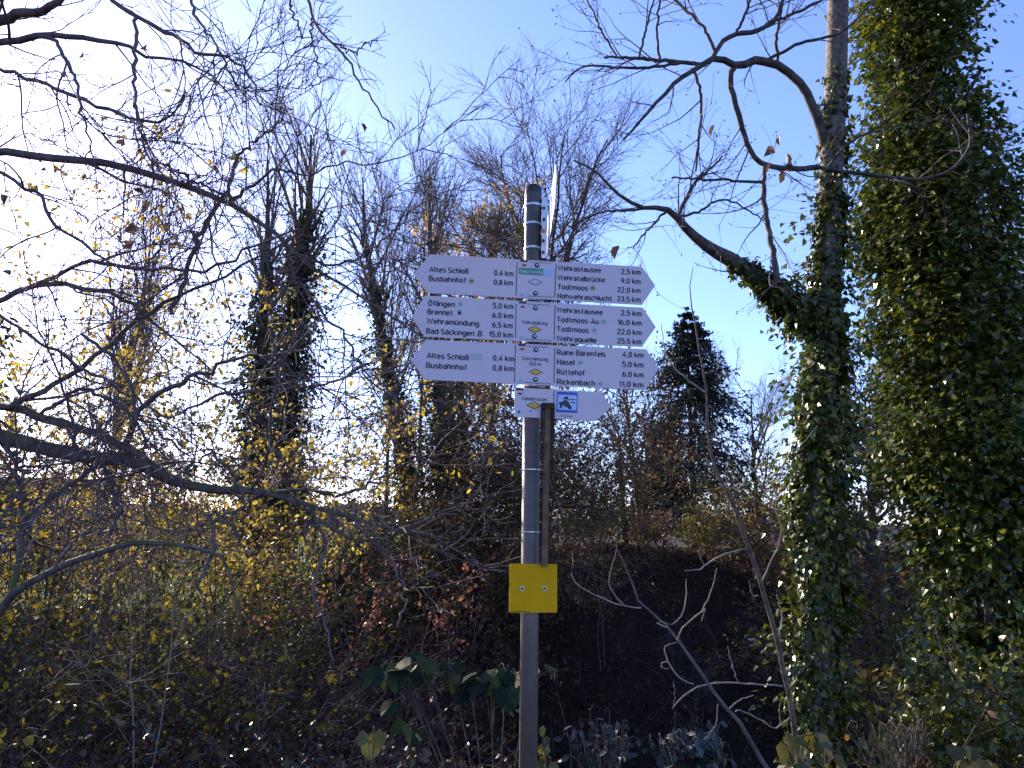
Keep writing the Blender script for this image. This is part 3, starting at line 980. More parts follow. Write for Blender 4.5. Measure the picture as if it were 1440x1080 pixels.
#REST#
# ------------------------------------------------------------------ plants: builders
def ipl(knots, y, j):
    k = sorted(knots)
    return np.interp(y, [q[0] for q in k], [q[j] for q in k])


def bare_tree(name, label, px, Y, ytop, r0, seed, cat='tree', group=None, fork=0.35, spread=0.55, nl=11, l2=8, l3=7, l4=5, lean=0.0,
              up=0.05, crown=0.5, twigr=0.007, leafmat=None, nleaf=0, lsize=0.12, bark='dark_bark', twigmat='far_twig', trunk_to=0.8, hw=None):
    rng = np.random.default_rng(seed)
    bx_, by_ = at(px, 745, Y).x, Y
    bz = gz(bx_, by_)
    H = at(px, ytop, Y).z - bz
    root = thing(name, label, cat, (bx_, by_, bz), group)
    n = 14
    t = np.linspace(0, 1, n)
    P = np.stack([bx_ + lean * t * H + np.cumsum(rng.normal(0, 0.006 * H, n)) * 0.6, by_ + np.cumsum(rng.normal(0, 0.004 * H, n)) * 0.6, bz - 0.2 + t * H * trunk_to], 1)[None]
    R = (r0 * (1 - 0.8 * t) * (1 + 0.5 * np.exp(-t * 30)))[None]
    P1, R1 = grow(rng, P, R, nl, fork, 1.0, H * crown, spread, 9, 0.07, up, rs=0.74, ratio=0.35, rmin=twigr * 2.4, taper=0.3)
    P2, R2 = grow(rng, P1, R1, l2, 0.15, 1.0, H * crown * 0.45, 0.6, 7, 0.08, up, rs=0.7, rmin=twigr * 1.6, ratio=0.4)
    P3, R3 = grow(rng, P2, R2, l3, 0.1, 1.0, H * crown * 0.22, 0.6, 5, 0.1, up * 0.8, rs=0.6, rmin=twigr, ratio=0.3)
    P4, R4 = grow(rng, P3, R3, l4, 0.1, 1.0, H * crown * 0.12, 0.65, 4, 0.1, up * 0.5, rs=0.7, rmin=twigr * 0.7, ratio=0.3)
    sz = H / (np.percentile(P4[..., 2], 99.7) - bz)
    cx = bx_ + lean * H * 0.5
    sx = (hw * Y / FPX) / np.percentile(np.abs(P4[..., 0] - cx), 97) if hw else 1.0
    for q in (P, P1, P2, P3, P4):
        q[..., 2] = bz + (q[..., 2] - bz) * sz
        g = np.clip((q[..., 2] - bz) / (0.45 * H), 0, 1)
        q[..., 0] = q[..., 0] * (1 - g) + (cx + (q[..., 0] - cx) * sx) * g
        q[..., 1] = q[..., 1] * (1 - g) + (by_ + (q[..., 1] - by_) * sx) * g
    mb = MB()
    tubes(mb, P, R, 9)
    tubes(mb, P1, R1, 6)
    part('trunk', mb, M[bark], root, smooth=True)
    mb = MB()
    for a, b, k in ((P2, R2, 4), (P3, R3, 3), (P4, R4, 3)):
        tubes(mb, a, b, k)
    part('twigs', mb, M[twigmat], root, smooth=True)
    if leafmat:
        mb = MB()
        leaves_on(mb, rng, P4 if l4 else P3, nleaf, lsize, DIA, 0.1, 0.05)
        part('leaves', mb, M[leafmat], root)
    return root, P, R


def ivy_cloud(mb, rng, axis, halfw, count, size, tpl=IVY, inner=0.7, lump=0.3, sprig=0.12, zsquash=0.8, jut=0.35, clumps=0):
    """ivy leaves around an axis (n x 3) with radius halfw (n): a shell with lumps, clumps that stick out, and shoots"""
    n = len(axis)
    ph = rng.uniform(0, 6.28, 6)

    def lumps(a, s):
        return 0.34 * np.sin(2 * a + s * 1.9 + ph[0]) + 0.33 * np.sin(3 * a - s * 3.1 + ph[1]) + 0.33 * np.sin(a + s * 5.3 + ph[2])
    seg = np.concatenate([[0], np.cumsum(np.linalg.norm(np.diff(axis, axis=0), axis=1))])
    w = np.concatenate([[0], np.cumsum((halfw[1:] + halfw[:-1]) / 2 * np.diff(seg))])
    w /= w[-1]

    def pick(c):
        s = np.interp(rng.random(c), w, seg)
        a = rng.uniform(0, 2 * math.pi, c)
        cen = np.stack([np.interp(s, seg, axis[:, j]) for j in range(3)], 1)
        r = np.interp(s, seg, halfw)
        T = np.stack([np.interp(s, seg, np.gradient(axis[:, j], seg)) for j in range(3)], 1)
        T = nrm(T)
        u = nrm(np.cross(T, np.array([[0.05, 1.0, 0.02]])))
        v = np.cross(T, u)
        rad = u * np.cos(a)[:, None] + v * np.sin(a)[:, None]
        return s, a, cen, r, rad
    s, a, cen, r, rad = pick(count)
    rr = r * (1 - lump * 0.5 + lump * lumps(a, s)) * rng.uniform(inner, 1.03, count)
    P = cen + rad * rr[:, None] + rng.normal(0, 0.015, (count, 3))
    D = np.array([0, 0, -1.0]) + rad * 0.45 + rng.normal(0, 0.45, (count, 3))
    Nn = rad + np.array([0, 0, 0.35]) + rng.normal(0, 0.35, (count, 3))
    leaves(mb, rng, P, D, Nn, size * rng.uniform(0.55, 1.2, count), tpl)
    if clumps:
        s, a, cen, r, rad = pick(clumps)
        C = cen + rad * (r * rng.uniform(0.8, 1.06, clumps))[:, None]
        k = 34
        off = rng.normal(0, 1, (clumps, k, 3)) * (size * np.array([1.5, 1.5, 1.3]))
        P = (C[:, None] + off + rad[:, None] * np.abs(off[..., :1]) * 0.6).reshape(-1, 3)
        rd = np.repeat(rad, k, 0)
        D = np.array([0, 0, -0.7]) + rd * 0.8 + rng.normal(0, 0.5, P.shape) + nrm(off.reshape(-1, 3)) * 0.5
        Nn = rd * 0.6 + np.array([0, 0, 0.8]) + rng.normal(0, 0.4, P.shape)
        leaves(mb, rng, P, D, Nn, size * rng.uniform(0.55, 1.15, len(P)), tpl)
    c = int(count * sprig / 8)
    if c:
        s, a, cen, r, rad = pick(c)
        L = jut * rng.uniform(0.3, 1.0, c) * np.minimum(1.0, r / 0.3)
        base = cen + rad * (r * 0.9)[:, None]
        dd = nrm(rad + np.array([0, 0, -0.15]) + rng.normal(0, 0.35, (c, 3)))
        for q in range(8):
            P = base + dd * (L * (q + 0.5) / 8)[:, None] + rng.normal(0, 0.02, (c, 3)) + np.array([0, 0, -1.0]) * (L * (q / 8) ** 2 * 0.4)[:, None]
            D = dd * 0.5 + np.array([0, 0, -0.8]) + rng.normal(0, 0.5, (c, 3))
            Nn = rad * 0.5 + np.array([0, 0, 0.7]) + rng.normal(0, 0.4, (c, 3))
            leaves(mb, rng, P, D, Nn, size * rng.uniform(0.5, 0.95, c), tpl)


def pxaxis(kn, Y, n=40, zlow=None):
    """kn: (px, py, halfwidth px) -> axis points and half widths in metres at depth Y"""
    rows = []
    for x, y, h in kn:
        c = at(x, y, Y)
        rows.append((c.x, c.y, c.z, h * Y / FPX))
    s = spline(rows, n)
    return s[:, :3], s[:, 3]


def ivy_tree(name, label, kn, Y, tr, seed, count, size, mat='far_ivy', cat='tree', group=None, twigs=None, ytop=None, jut=0.7, clumps=0, sprig=0.3, lump=0.6, bark='dark_bark', r_top=0.4):
    """trunk along kn from the ground up (kn listed from the foot to the top), wrapped in ivy; twigs=(count params) grows a bare crown on top"""
    rng = np.random.default_rng(seed)
    A, h = pxaxis(kn, Y)
    bx_, by_ = A[0, 0], Y
    bz = gz(bx_, by_)
    root = thing(name, label, cat, (bx_, by_, bz), group)
    foot = np.array([[bx_, by_, min(bz - 0.15, A[0, 2] - 0.1)]])
    TA = np.vstack([foot, A])
    if ytop:
        e = at(kn[-1][0] + (kn[-1][0] - kn[-2][0]) * 0.5, ytop, Y)
        ext = A[-1] + (np.array(e) - A[-1]) * np.linspace(0.15, 1, 8)[:, None]
        TA = np.vstack([TA, ext])
    TP = spline(TA, 24)[None]
    TR = (tr * np.linspace(1.0, r_top, 24))[None]
    if ytop:
        TR[0, -7:] *= np.linspace(0.9, 0.25, 7)
    mb = MB()
    tubes(mb, TP, TR, 10)
    part('trunk', mb, M[bark], root, smooth=True)
    if twigs:
        t0, nl, Ll, ang, l2, l3, up = twigs
        P1, R1 = grow(rng, TP, TR, nl, t0, 1.0, Ll, ang, 9, 0.05, up, rs=0.5, ratio=0.3, rmin=0.012)
        P2, R2 = grow(rng, P1, R1, l2, 0.1, 1.0, Ll * 0.42, 0.45, 6, 0.07, up * 0.7, rs=0.5, rmin=0.008, ratio=0.4)
        P3, R3 = grow(rng, P2, R2, l3, 0.1, 1.0, Ll * 0.2, 0.5, 5, 0.09, up * 0.5, rs=0.6, rmin=0.006, ratio=0.3)
        mb = MB()
        tubes(mb, P1, R1, 5); tubes(mb, P2, R2, 4); tubes(mb, P3, R3, 3)
        part('twigs', mb, M['far_twig'], root, smooth=True)
    mb = MB()
    ivy_cloud(mb, rng, A, h, count, size, inner=0.55, lump=lump, sprig=sprig, jut=jut, clumps=clumps)
    part('ivy', mb, M[mat], root)
    return root


def shrub(name, label, px, Y, H, spread, seed, leafmat=None, nleaf=0, lsize=0.06, tpl=LEAF, stems=14, l1=8, l2=5, l3=0, r0=0.014, twigmat='brown_twig',
          group=None, cat='shrub', lean=(0, 0), arch=0.03, wid=0.25, base_z=None, twl=0.45, droop=0.5, flat=0.6, rmin=0.003, t0=0.15, bx=None, shaded=0, zmin=None):
    rng = np.random.default_rng(seed)
    x = at(px, 745, Y).x if bx is None else bx
    leafmat = 'shaded_yellow_leaf' if shaded else leafmat
    z = gz(x, Y) if base_z is None else base_z
    root = thing(name, label, cat, (x, Y, z), group)
    n = 10
    a = rng.uniform(0, 2 * math.pi, stems)
    rr = np.sqrt(rng.random(stems)) * wid
    s = np.stack([x + rr * np.cos(a), Y + rr * np.sin(a), np.full(stems, z - 0.1)], 1)
    d = np.stack([np.cos(a) * spread * rng.random(stems) + lean[0], np.sin(a) * spread * rng.random(stems) + lean[1], np.ones(stems)], 1)
    d = nrm(d)
    L = H * rng.uniform(0.6, 1.1, stems)
    P = np.zeros((stems, n, 3))
    P[:, 0] = s
    for q in range(1, n):
        d = nrm(d + rng.normal(0, 0.09, (stems, 3)) + np.array([0, 0, -arch * q * 0.6]) + d * np.array([arch, arch, 0]))
        P[:, q] = P[:, q - 1] + d * (L / (n - 1))[:, None]
    R = r0 * rng.uniform(0.5, 1.2, stems)[:, None] * np.linspace(1, 0.25, n)[None]
    mb = MB()
    tubes(mb, P, R, 5)
    P1, R1 = grow(rng, P, R, l1, 0.25, 1.0, H * twl, 0.75, 7, 0.13, 0.02, rs=0.55, rmin=rmin * 1.3, ratio=0.45)
    tubes(mb, P1, R1, 4)
    P2, R2 = grow(rng, P1, R1, l2, 0.15, 1.0, H * twl * 0.45, 0.8, 5, 0.14, 0.0, rs=0.6, rmin=rmin, ratio=0.3)
    tubes(mb, P2, R2, 3)
    src = P2
    if l3:
        P3, R3 = grow(rng, P2, R2, l3, 0.15, 1.0, H * twl * 0.25, 0.8, 4, 0.15, 0.0, rs=0.6, rmin=rmin, ratio=0.3)
        tubes(mb, P3, R3, 3)
        src = P3
    part('stems', mb, M[twigmat], root, smooth=True)
    if leafmat:
        mb = MB()
        leaves_on(mb, rng, src, nleaf, lsize, tpl, t0, lsize * 0.3, droop, flat, mask=None if zmin is None else (lambda p: p[:, 2] > zmin + 0.5 * np.sin(p[:, 0] * 3)))
        part('leaves', mb, M[leafmat], root)
    return root


def spruce(name, label, px, Y, ytop, hw, seed, group=None, low=0.12):
    """conifer: straight trunk, tiers of drooping boughs that carry hanging sprays"""
    rng = np.random.default_rng(seed)
    x = at(px, 745, Y).x
    z = gz(x, Y)
    H = at(px, ytop, Y).z - z
    rad = hw * Y / FPX
    root = thing(name, label, 'conifer', (x, Y, z), group)
    mb = MB()
    P = np.stack([np.full(10, x), np.full(10, Y), np.linspace(z - 0.2, z + H, 10)], 1)[None]
    tubes(mb, P, (0.017 * H * np.linspace(1, 0.05, 10))[None], 9)
    part('trunk', mb, M['dark_bark'], root, smooth=True)
    nb = 340
    t = low + (1 - low) * np.linspace(0, 0.99, nb) ** 0.9
    t = np.round(t * 24) / 24 * 0.45 + t * 0.55              # boughs gather in tiers
    a = rng.uniform(0, 6.283, nb)
    L = rad * (1 - t) ** 0.9 * rng.uniform(0.55, 1.15, nb) + 0.05
    n = 9
    B = np.zeros((nb, n, 3))
    B[:, 0] = np.stack([np.full(nb, x), np.full(nb, Y), z + t * H], 1)
    d = np.stack([np.cos(a), np.sin(a), 0.25 + 0.5 * (t - 0.4)], 1)
    for q in range(1, n):
        d = nrm(d + np.array([0, 0, -0.13]) + (np.array([0, 0, 0.16]) if q > 5 else 0) + rng.normal(0, 0.03, (nb, 3)))
        B[:, q] = B[:, q - 1] + d * (L / (n - 1))[:, None]
    mb = MB()
    tubes(mb, B, 0.018 * np.linspace(1, 0.3, n)[None] * np.ones((nb, 1)), 3)
    S1, R1 = grow(rng, B, np.full((nb, n), 0.03), 18, 0.12, 1.0, np.repeat(L * 0.36, 18), 0.8, 4, 0.08, -0.10, rs=1.0, rmin=0.016, ratio=0.55, taper=0.5)
    # sprays: needles as short flat blades along each shoot
    c = len(S1) * 8
    pi = np.repeat(np.arange(len(S1)), 8)
    f = (0.05 + 0.94 * rng.random(c)) * 2.999
    i = f.astype(int)
    w = (f - i)[:, None]
    pos = S1[pi, i] * (1 - w) + S1[pi, i + 1] * w
    D = nrm(S1[pi, i + 1] - S1[pi, i]) + rng.normal(0, 0.55, (c, 3)) + np.array([0, 0, -0.25])
    Nn = rng.normal(0, 0.6, (c, 3)) + np.array([0, 0, 1.0])
    tubes(mb, S1, R1 * 0.35, 3)
    nd = MB()
    leaves(nd, rng, pos, D, Nn, rng.uniform(0.07, 0.14, c) * np.repeat(np.repeat(0.35 + 0.65 * np.minimum(1, L / 0.9), 18), 8), DIA)
    part('boughs', mb, M['dark_bark'], root)
    part('needles', nd, M['needle'], root)
    return root


# ------------------------------------------------------------------ the overhanging tree at the left edge
def resamp(P, n):
    m, N = P.shape[:2]
    f = np.linspace(0, N - 1.0001, n)
    i = f.astype(int)
    w = (f - i)[None, :, None]
    return P[:, i] * (1 - w) + P[:, i + 1] * w


rng = np.random.default_rng(11)
LT = thing('overhanging_tree', 'large bare tree at the left edge reaching mossy limbs and hanging twigs into the sky', 'tree', (-5.1, 5.6, gz(-5.1, 5.6)))
mb = MB()
tz = gz(-5.1, 5.6)
TP = spline([(-5.1, 5.6, tz - 0.3), (-5.05, 5.6, 1.0), (-4.95, 5.6, 2.6), (-5.0, 5.55, 4.2), (-4.85, 5.5, 6.2), (-4.9, 5.4, 8.5)], 20)[None]
TR = np.linspace(0.27, 0.10, 20)[None]
tubes(mb, TP, TR, 14)
part('trunk', mb, M['mossy_bark'], LT, smooth=True)
big, thin = [], []


def BL(pts, d0=5.2, d1=4.8, w=0.011):
    pts, q = snap(pts, d0, big)
    big.append(limb(pts, q, d1, 24, w, rng))


quiet = []


def TL(pts, d0=5.0, d1=4.6, w=0.010):
    if d0 < 4.5:
        quiet.append(len(thin))
    pts, q = snap(pts, d0, big + thin)
    thin.append(limb(pts, q, d1, 24, w, rng))


BL([(-180, 260, 22), (-60, 222, 17), (0, 212, 15), (60, 219, 15), (120, 226, 14), (180, 236, 13), (235, 252, 12), (290, 272, 11), (340, 296, 9), (385, 330, 8), (440, 380, 6), (500, 412, 4.5), (560, 450, 3.5), (620, 500, 2.5)], 5.4, 4.9)
BL([(-180, 560, 36), (-60, 602, 31), (0, 614, 28), (60, 630, 26), (130, 643, 25), (185, 650, 23), (230, 672, 20), (280, 688, 16), (340, 688, 14), (395, 700, 11), (450, 712, 8), (510, 735, 6), (565, 748, 4), (620, 742, 3)], 5.5, 4.6)
BL([(-180, 545, 20), (-40, 570, 16), (20, 573, 15), (70, 590, 15), (120, 603, 14), (160, 622, 15), (200, 645, 14), (240, 676, 12)], 5.5, 5.05)
BL([(-40, 572, 12), (10, 571, 11), (50, 557, 10), (97, 529, 9), (136, 497, 8), (175, 464, 7.5), (218, 431, 7), (257, 410, 6), (320, 384, 5), (380, 352, 4), (430, 318, 3)], 5.4, 4.6)
BL([(170, 632, 11), (187, 606, 10), (202, 567, 9), (233, 548, 9), (272, 528, 8), (319, 509, 6), (370, 500, 4), (440, 540, 3)], 5.2, 4.7)
BL([(-170, 1040, 26), (-70, 930, 20), (-10, 870, 16), (20, 836, 14), (50, 815, 12), (100, 790, 11), (150, 772, 10), (200, 766, 9), (270, 768, 7), (310, 780, 6), (330, 815, 4), (335, 880, 3)], 5.0, 4.3)
BL([(18, 836, 12), (23, 806, 11), (31, 750, 11), (47, 727, 11), (86, 692, 9), (140, 653, 8)], 4.9, 5.15)
BL([(33, 742, 9), (30, 690, 8), (20, 650, 7), (8, 618, 7)], 4.9, 5.2)
BL([(-180, 470, 16), (-60, 445, 12), (0, 424, 10), (39, 408, 9), (78, 402, 9), (124, 404, 8), (167, 415, 7), (200, 438, 6), (235, 470, 4), (300, 520, 3)], 5.4, 4.9)
BL([(-180, 20, 30), (-80, 40, 24), (0, 29, 20), (22, 20, 18), (50, 16, 16), (80, 3, 13), (120, -30, 10)], 5.4, 5.0)
BL([(-160, 70, 14), (-60, 66, 13), (0, 58, 13), (23, 61, 13), (58, 48, 12), (93, 51, 11), (128, 60, 10), (167, 60, 8), (210, 78, 6), (260, 86, 5), (310, 112, 3.5), (340, 160, 2.5)], 5.4, 4.9)
BL([(340, 755, 7), (297, 720, 6), (300, 760, 7), (285, 800, 6), (280, 835, 4)], 4.6, 4.5)
BL([(300, 735, 7), (330, 720, 6), (345, 700, 5), (300, 640, 4), (270, 655, 4), (248, 660, 4)], 4.7, 4.8)
BL([(370, 698, 8), (430, 690, 6), (480, 694, 5), (540, 672, 4), (600, 640, 3)], 4.8, 4.5)
BL([(400, 704, 7), (460, 742, 6), (520, 760, 5), (560, 745, 4), (620, 720, 3.5), (660, 705, 2.5)], 4.8, 4.4)
BL([(-60, 690, 9), (0, 676, 8), (30, 660, 6), (60, 655, 5)], 5.4, 5.2)
TL([(-60, 90, 8), (0, 95, 6), (47, 113, 6), (97, 132, 6), (156, 154, 5.5), (194, 167, 5), (222, 171, 4.5), (249, 156, 3), (262, 128, 2)])
TL([(130, -30, 9), (156, 0, 8), (187, 19, 7), (218, 39, 7), (253, 54, 6), (280, 74, 5), (323, 82, 4.5), (352, 110, 3.5), (365, 150, 2.2)])
TL([(187, 39, 6), (189, 90, 6), (191, 136, 5), (196, 170, 5), (203, 204, 4), (212, 238, 3)])
TL([(58, 39, 7), (82, 62, 6), (96, 90, 6), (109, 117, 5), (113, 148, 4.5), (124, 194, 3), (120, 230, 2)])
TL([(268, -20, 5), (272, 20, 5), (296, 52, 4), (311, 78, 3.5), (328, 112, 3), (350, 150, 2)])
TL([(400, -40, 6), (432, 0, 5), (440, 25, 4.5), (467, 58, 4), (486, 82, 4), (505, 117, 3.2), (525, 140, 3), (540, 167, 2.6), (558, 179, 2.2)], 4.2, 4.0)
TL([(467, 58, 3.5), (480, 66, 3), (497, 74, 3), (510, 66, 2.4), (530, 56, 2)], 4.1, 4.1)
TL([(430, 20, 3.5), (440, 60, 3), (446, 90, 2.5), (452, 118, 1.8)], 4.2, 4.2)
TL([(400, -20, 4), (412, 20, 3.4), (424, 50, 2.8), (412, 56, 2)], 4.3, 4.3)
TL([(-40, 235, 6), (22, 255, 6), (60, 280, 5.5), (74, 310, 5), (110, 335, 5), (140, 362, 4), (170, 380, 3)])
TL([(0, 430, 7), (39, 405, 6), (89, 381, 6), (136, 369, 6), (187, 377, 5.5), (241, 377, 5), (290, 380, 4.5), (342, 354, 4), (381, 338, 3), (420, 320, 2)])
TL([(334, 218, 6), (319, 264, 6), (288, 319, 7), (272, 354, 7), (257, 397, 7), (240, 445, 7)], 5.2, 5.3)
TL([(334, 218, 5), (352, 204, 4), (372, 190, 4), (392, 172, 3), (402, 150, 2)], 5.2, 5.1)
TL([(313, 275, 6), (335, 276, 6), (356, 258, 5), (390, 238, 4), (430, 246, 3), (480, 230, 2.5), (515, 232, 2)], 5.0, 4.8)
TL([(215, 232, 4), (250, 240, 4), (280, 258, 3.6), (310, 270, 3)], 5.0, 4.9)
TL([(60, 590, 6), (110, 550, 5), (150, 560, 5), (185, 585, 4.5), (215, 600, 4), (260, 640, 3)], 5.1, 4.8)
TL([(0, 440, 5), (40, 470, 5), (90, 500, 5), (140, 530, 4.5), (190, 560, 4), (240, 590, 3)], 5.1, 4.8)
TL([(115, 470, 5), (155, 500, 5), (180, 540, 4), (195, 590, 4), (205, 640, 4), (215, 700, 3), (240, 740, 2.5)], 5.0, 4.7)
TL([(150, 655, 6), (160, 690, 5), (165, 720, 5), (150, 760, 4)], 5.1, 4.8)
TL([(420, 395, 4), (455, 440, 4), (490, 480, 3.5), (515, 530, 3), (560, 560, 2)], 4.9, 4.6)
TL([(410, 372, 4), (470, 372, 3.6), (520, 352, 3.2), (560, 318, 2.6), (572, 298, 2)], 4.9, 4.6)
TL([(240, 590, 4.5), (300, 560, 4.5), (370, 548, 4), (440, 545, 3.6), (500, 520, 3), (540, 500, 2)], 4.9, 4.6)
TL([(440, 720, 5), (455, 770, 4), (440, 830, 4), (460, 880, 3), (470, 930, 2)], 4.6, 4.4)
TL([(500, 735, 4), (540, 780, 3.5), (570, 830, 3), (560, 880, 2)], 4.5, 4.3)
bP, bR = np.stack([p for p, _ in big]), np.stack([r for _, r in big]) * 0.82
tP, tR = np.stack([p for p, _ in thin]), np.stack([r for _, r in thin])
mb = MB()
tubes(mb, bP, bR, 10)
part('limbs', mb, M['mossy_bark'], LT, smooth=True)
mb = MB()
tubes(mb, tP, tR, 6)
allP, allR = np.concatenate([bP[:, 2:], tP[:, 2:]]), np.concatenate([bR[:, 2:], tR[:, 2:]])
hang = tP[quiet], tR[quiet]
h1 = grow(rng, *hang, 4, 0.1, 0.95, 0.28, 0.7, 8, 0.12, -0.01, rs=0.5, rmin=0.0034, rmax=0.005)
h2 = grow(rng, *h1, 2, 0.2, 1.0, 0.12, 0.7, 5, 0.12, 0, rs=0.7, rmin=0.0026)
tubes(mb, *h1, 4); tubes(mb, *h2, 3)
keep = [i for i in range(len(tP)) if i not in quiet]
allP, allR = np.concatenate([bP[:, 2:], tP[keep][:, 2:]]), np.concatenate([bR[:, 2:], tR[keep][:, 2:]])
g0 = grow(rng, allP, allR, 2, 0.05, 1.0, 1.5, 0.7, 14, 0.13, -0.015, rs=0.55, rmin=0.0055, rmax=0.0125, ratio=0.35, bias=(0.0, 0, -0.2), taper=0.35)
up_ = g0[0][:, -1, 2] > 1.35
g0 = g0[0][up_], g0[1][up_]
tubes(mb, *g0, 5)
allP, allR = np.concatenate([resamp(allP, 14), g0[0]]), np.concatenate([resamp(allR[..., None], 14)[..., 0], g0[1]])
g1 = grow(rng, allP, allR, 5, 0.05, 1.0, 0.95, 0.75, 10, 0.14, -0.01, rs=0.45, rmin=0.0052, rmax=0.010, ratio=0.4)
g2 = grow(rng, *g1, 4, 0.1, 1.0, 0.38, 0.7, 7, 0.14, 0.0, rs=0.6, rmin=0.0038, rmax=0.006, ratio=0.35)
g3 = grow(rng, *g2, 3, 0.15, 1.0, 0.15, 0.7, 5, 0.16, 0.0, rs=0.7, rmin=0.0028, ratio=0.3)
sel = [g[0][:, -1, 2] > 1.5 + 0.35 * np.sin(g[0][:, 0, 0] * 3) for g in (g1, g2, g3)]
for g, s_, k in ((g1, sel[0], 4), (g2, sel[1], 3), (g3, sel[2], 3)):
    tubes(mb, g[0][s_], g[1][s_], k)
part('twigs', mb, M['twig'], LT, smooth=True)
mb = MB()
spots = [(185, 312, 22), (200, 290, 24), (183, 350, 22), (205, 68, 20), (118, 80, 18), (175, 195, 18), (260, 240, 12), (354, 161, 13), (508, 173, 14), (488, 212, 18), (405, 152, 8), (188, 268, 14), (340, 170, 8), (535, 246, 9),
         (306, 258, 8), (415, 264, 8), (526, 268, 8), (92, 100, 14), (335, 383, 14), (212, 285, 16), (135, 318, 12), (60, 236, 14), (165, 330, 12), (228, 262, 10), (12, 275, 16), (430, 190, 8), (80, 235, 10), (300, 130, 8)]
pos = np.array([np.array(at(x, y, 4.85)) for x, y, s in spots])
sz = np.array([s * 4.85 / FPX for x, y, s in spots])
leaves(mb, rng, pos, rng.normal(0, 0.6, (len(pos), 3)) + np.array([0, 0, -0.9]), rng.normal(0, 1, (len(pos), 3)), sz, CURL)
part('withered_leaves', mb, M['brown_leaf'], LT)

# ------------------------------------------------------------------ the ivy-clad trunk with bare arching branches
rng = np.random.default_rng(21)
YA = 6.5
A0 = at(1147, 1050, YA)
AT = thing('ivy_clad_tree', 'slim tree with an ivy-clad trunk and bare arching branches, between signpost and broad ivy tree', 'tree', (A0.x, YA, gz(A0.x, YA)))
kn = [(1147, 1120, 52), (1148, 1030, 48), (1150, 850, 44), (1153, 700, 42), (1153, 550, 40), (1160, 430, 37), (1166, 320, 35), (1169, 230, 34), (1174, 160, 33), (1177, 60, 32), (1180, -60, 30), (1184, -300, 24)]
P, R = limb(kn, YA, YA, 30)
P[0, 2] = gz(A0.x, YA) - 0.2
mb = MB()
tubes(mb, P[None], R[None], 14)
lims, tw = [], []


def LA(pts, d0, d1, w=0.005):
    lims.append(limb(pts, d0, d1, 24, w, rng))


def TA_(pts, d0=6.3, d1=6.0, w=0.005):
    pts, q = snap(pts, d0, lims + tw)
    tw.append(limb(pts, q, min(d1, q), 24, w, rng))


LA([(1150, 470, 40), (1125, 440, 38), (1100, 418, 34), (1060, 387, 28), (1020, 362, 22), (985, 340, 16), (962, 318, 13), (950, 302, 11), (931, 293, 8), (895, 289, 6), (867, 270, 5), (840, 243, 3.5), (807, 225, 2.5)], 6.5, 5.7)
LA([(1160, 205, 16), (1151, 170, 15), (1137, 137, 14), (1119, 110, 13), (1096, 92, 13), (1064, 85, 13), (1046, 90, 12), (1030, 92, 11), (1009, 80, 10), (982, 96, 8), (950, 115, 7), (913, 156, 5), (876, 197, 3.5)], 6.5, 5.8)
LA([(1034, 92, 10), (1027, 108, 9), (1030, 133, 9), (1041, 170, 9), (1055, 211, 8), (1073, 231, 8), (1101, 236, 8), (1150, 236, 9)], 6.1, 6.45)
for pts in ([(954, 304, 6), (968, 275, 6), (982, 252, 5), (1018, 220, 3)],
            [(982, 90, 7), (940, 86, 6), (890, 82, 5), (849, 80, 3)],
            [(964, 98, 6), (895, 96, 4.5), (850, 93, 3.5), (817, 95, 3), (795, 115, 2)],
            [(1000, 78, 8), (1009, 69, 8), (1027, 50, 8), (1064, 44, 8), (1092, 23, 7), (1102, -10, 6), (1105, -80, 4)],
            [(1064, 44, 5), (1100, 26, 5), (1156, 0, 4), (1180, -20, 3)],
            [(1087, 80, 5), (1128, 60, 5), (1183, 46, 4), (1229, 0, 3), (1250, -30, 2)],
            [(1073, 240, 6), (1075, 257, 7), (1074, 280, 8), (1080, 320, 8), (1088, 360, 9), (1094, 400, 9)],
            [(1073, 259, 5), (1036, 254, 4), (990, 252, 3.5), (945, 250, 2.5)],
            [(925, 87, 5), (924, 45, 4), (927, 0, 3.5), (930, -40, 2.5)],
            [(900, 83, 5), (908, 40, 4), (918, 5, 3), (925, -30, 2)],
            [(970, 105, 5), (985, 130, 5), (985, 170, 4.5), (980, 215, 4), (978, 240, 3)],
            [(1000, 70, 6), (990, 40, 5), (960, 10, 5), (930, -20, 4)],
            [(1030, 50, 5), (1050, 15, 5), (1060, -30, 4)],
            [(870, 85, 4), (850, 50, 3.5), (835, 20, 3), (820, -10, 2.4)],
            [(1096, 90, 5), (1092, 55, 5), (1098, 20, 4), (1110, -30, 3)],
            [(925, 292, 4), (880, 296, 3.5), (840, 300, 3), (800, 320, 2.2)],
            [(935, 296, 4), (905, 330, 3), (890, 350, 2)],
            [(950, 306, 4), (985, 296, 4), (1020, 280, 3), (1075, 310, 2)],
            [(1150, 240, 6), (1180, 240, 6), (1230, 246, 5), (1290, 252, 5), (1330, 243, 5), (1360, 215, 6), (1366, 190, 6), (1362, 160, 4)],
            [(1160, 235, 4), (1190, 205, 4), (1240, 175, 3.4), (1258, 160, 2.5)]):
    TA_(pts)
lP, lR = np.stack([p for p, _ in lims]), np.stack([r for _, r in lims])
wP, wR = np.stack([p for p, _ in tw]), np.stack([r for _, r in tw])
part('trunk', mb, M['grey_bark'], AT, smooth=True)
mb = MB()
tubes(mb, lP, lR, 9)
tubes(mb, wP, wR, 6)
part('limbs', mb, M['dark_bark'], AT, smooth=True)
mb = MB()
aP, aR = np.concatenate([lP[:, 6:], wP[:, 6:]]), np.concatenate([lR[:, 6:], wR[:, 6:]])
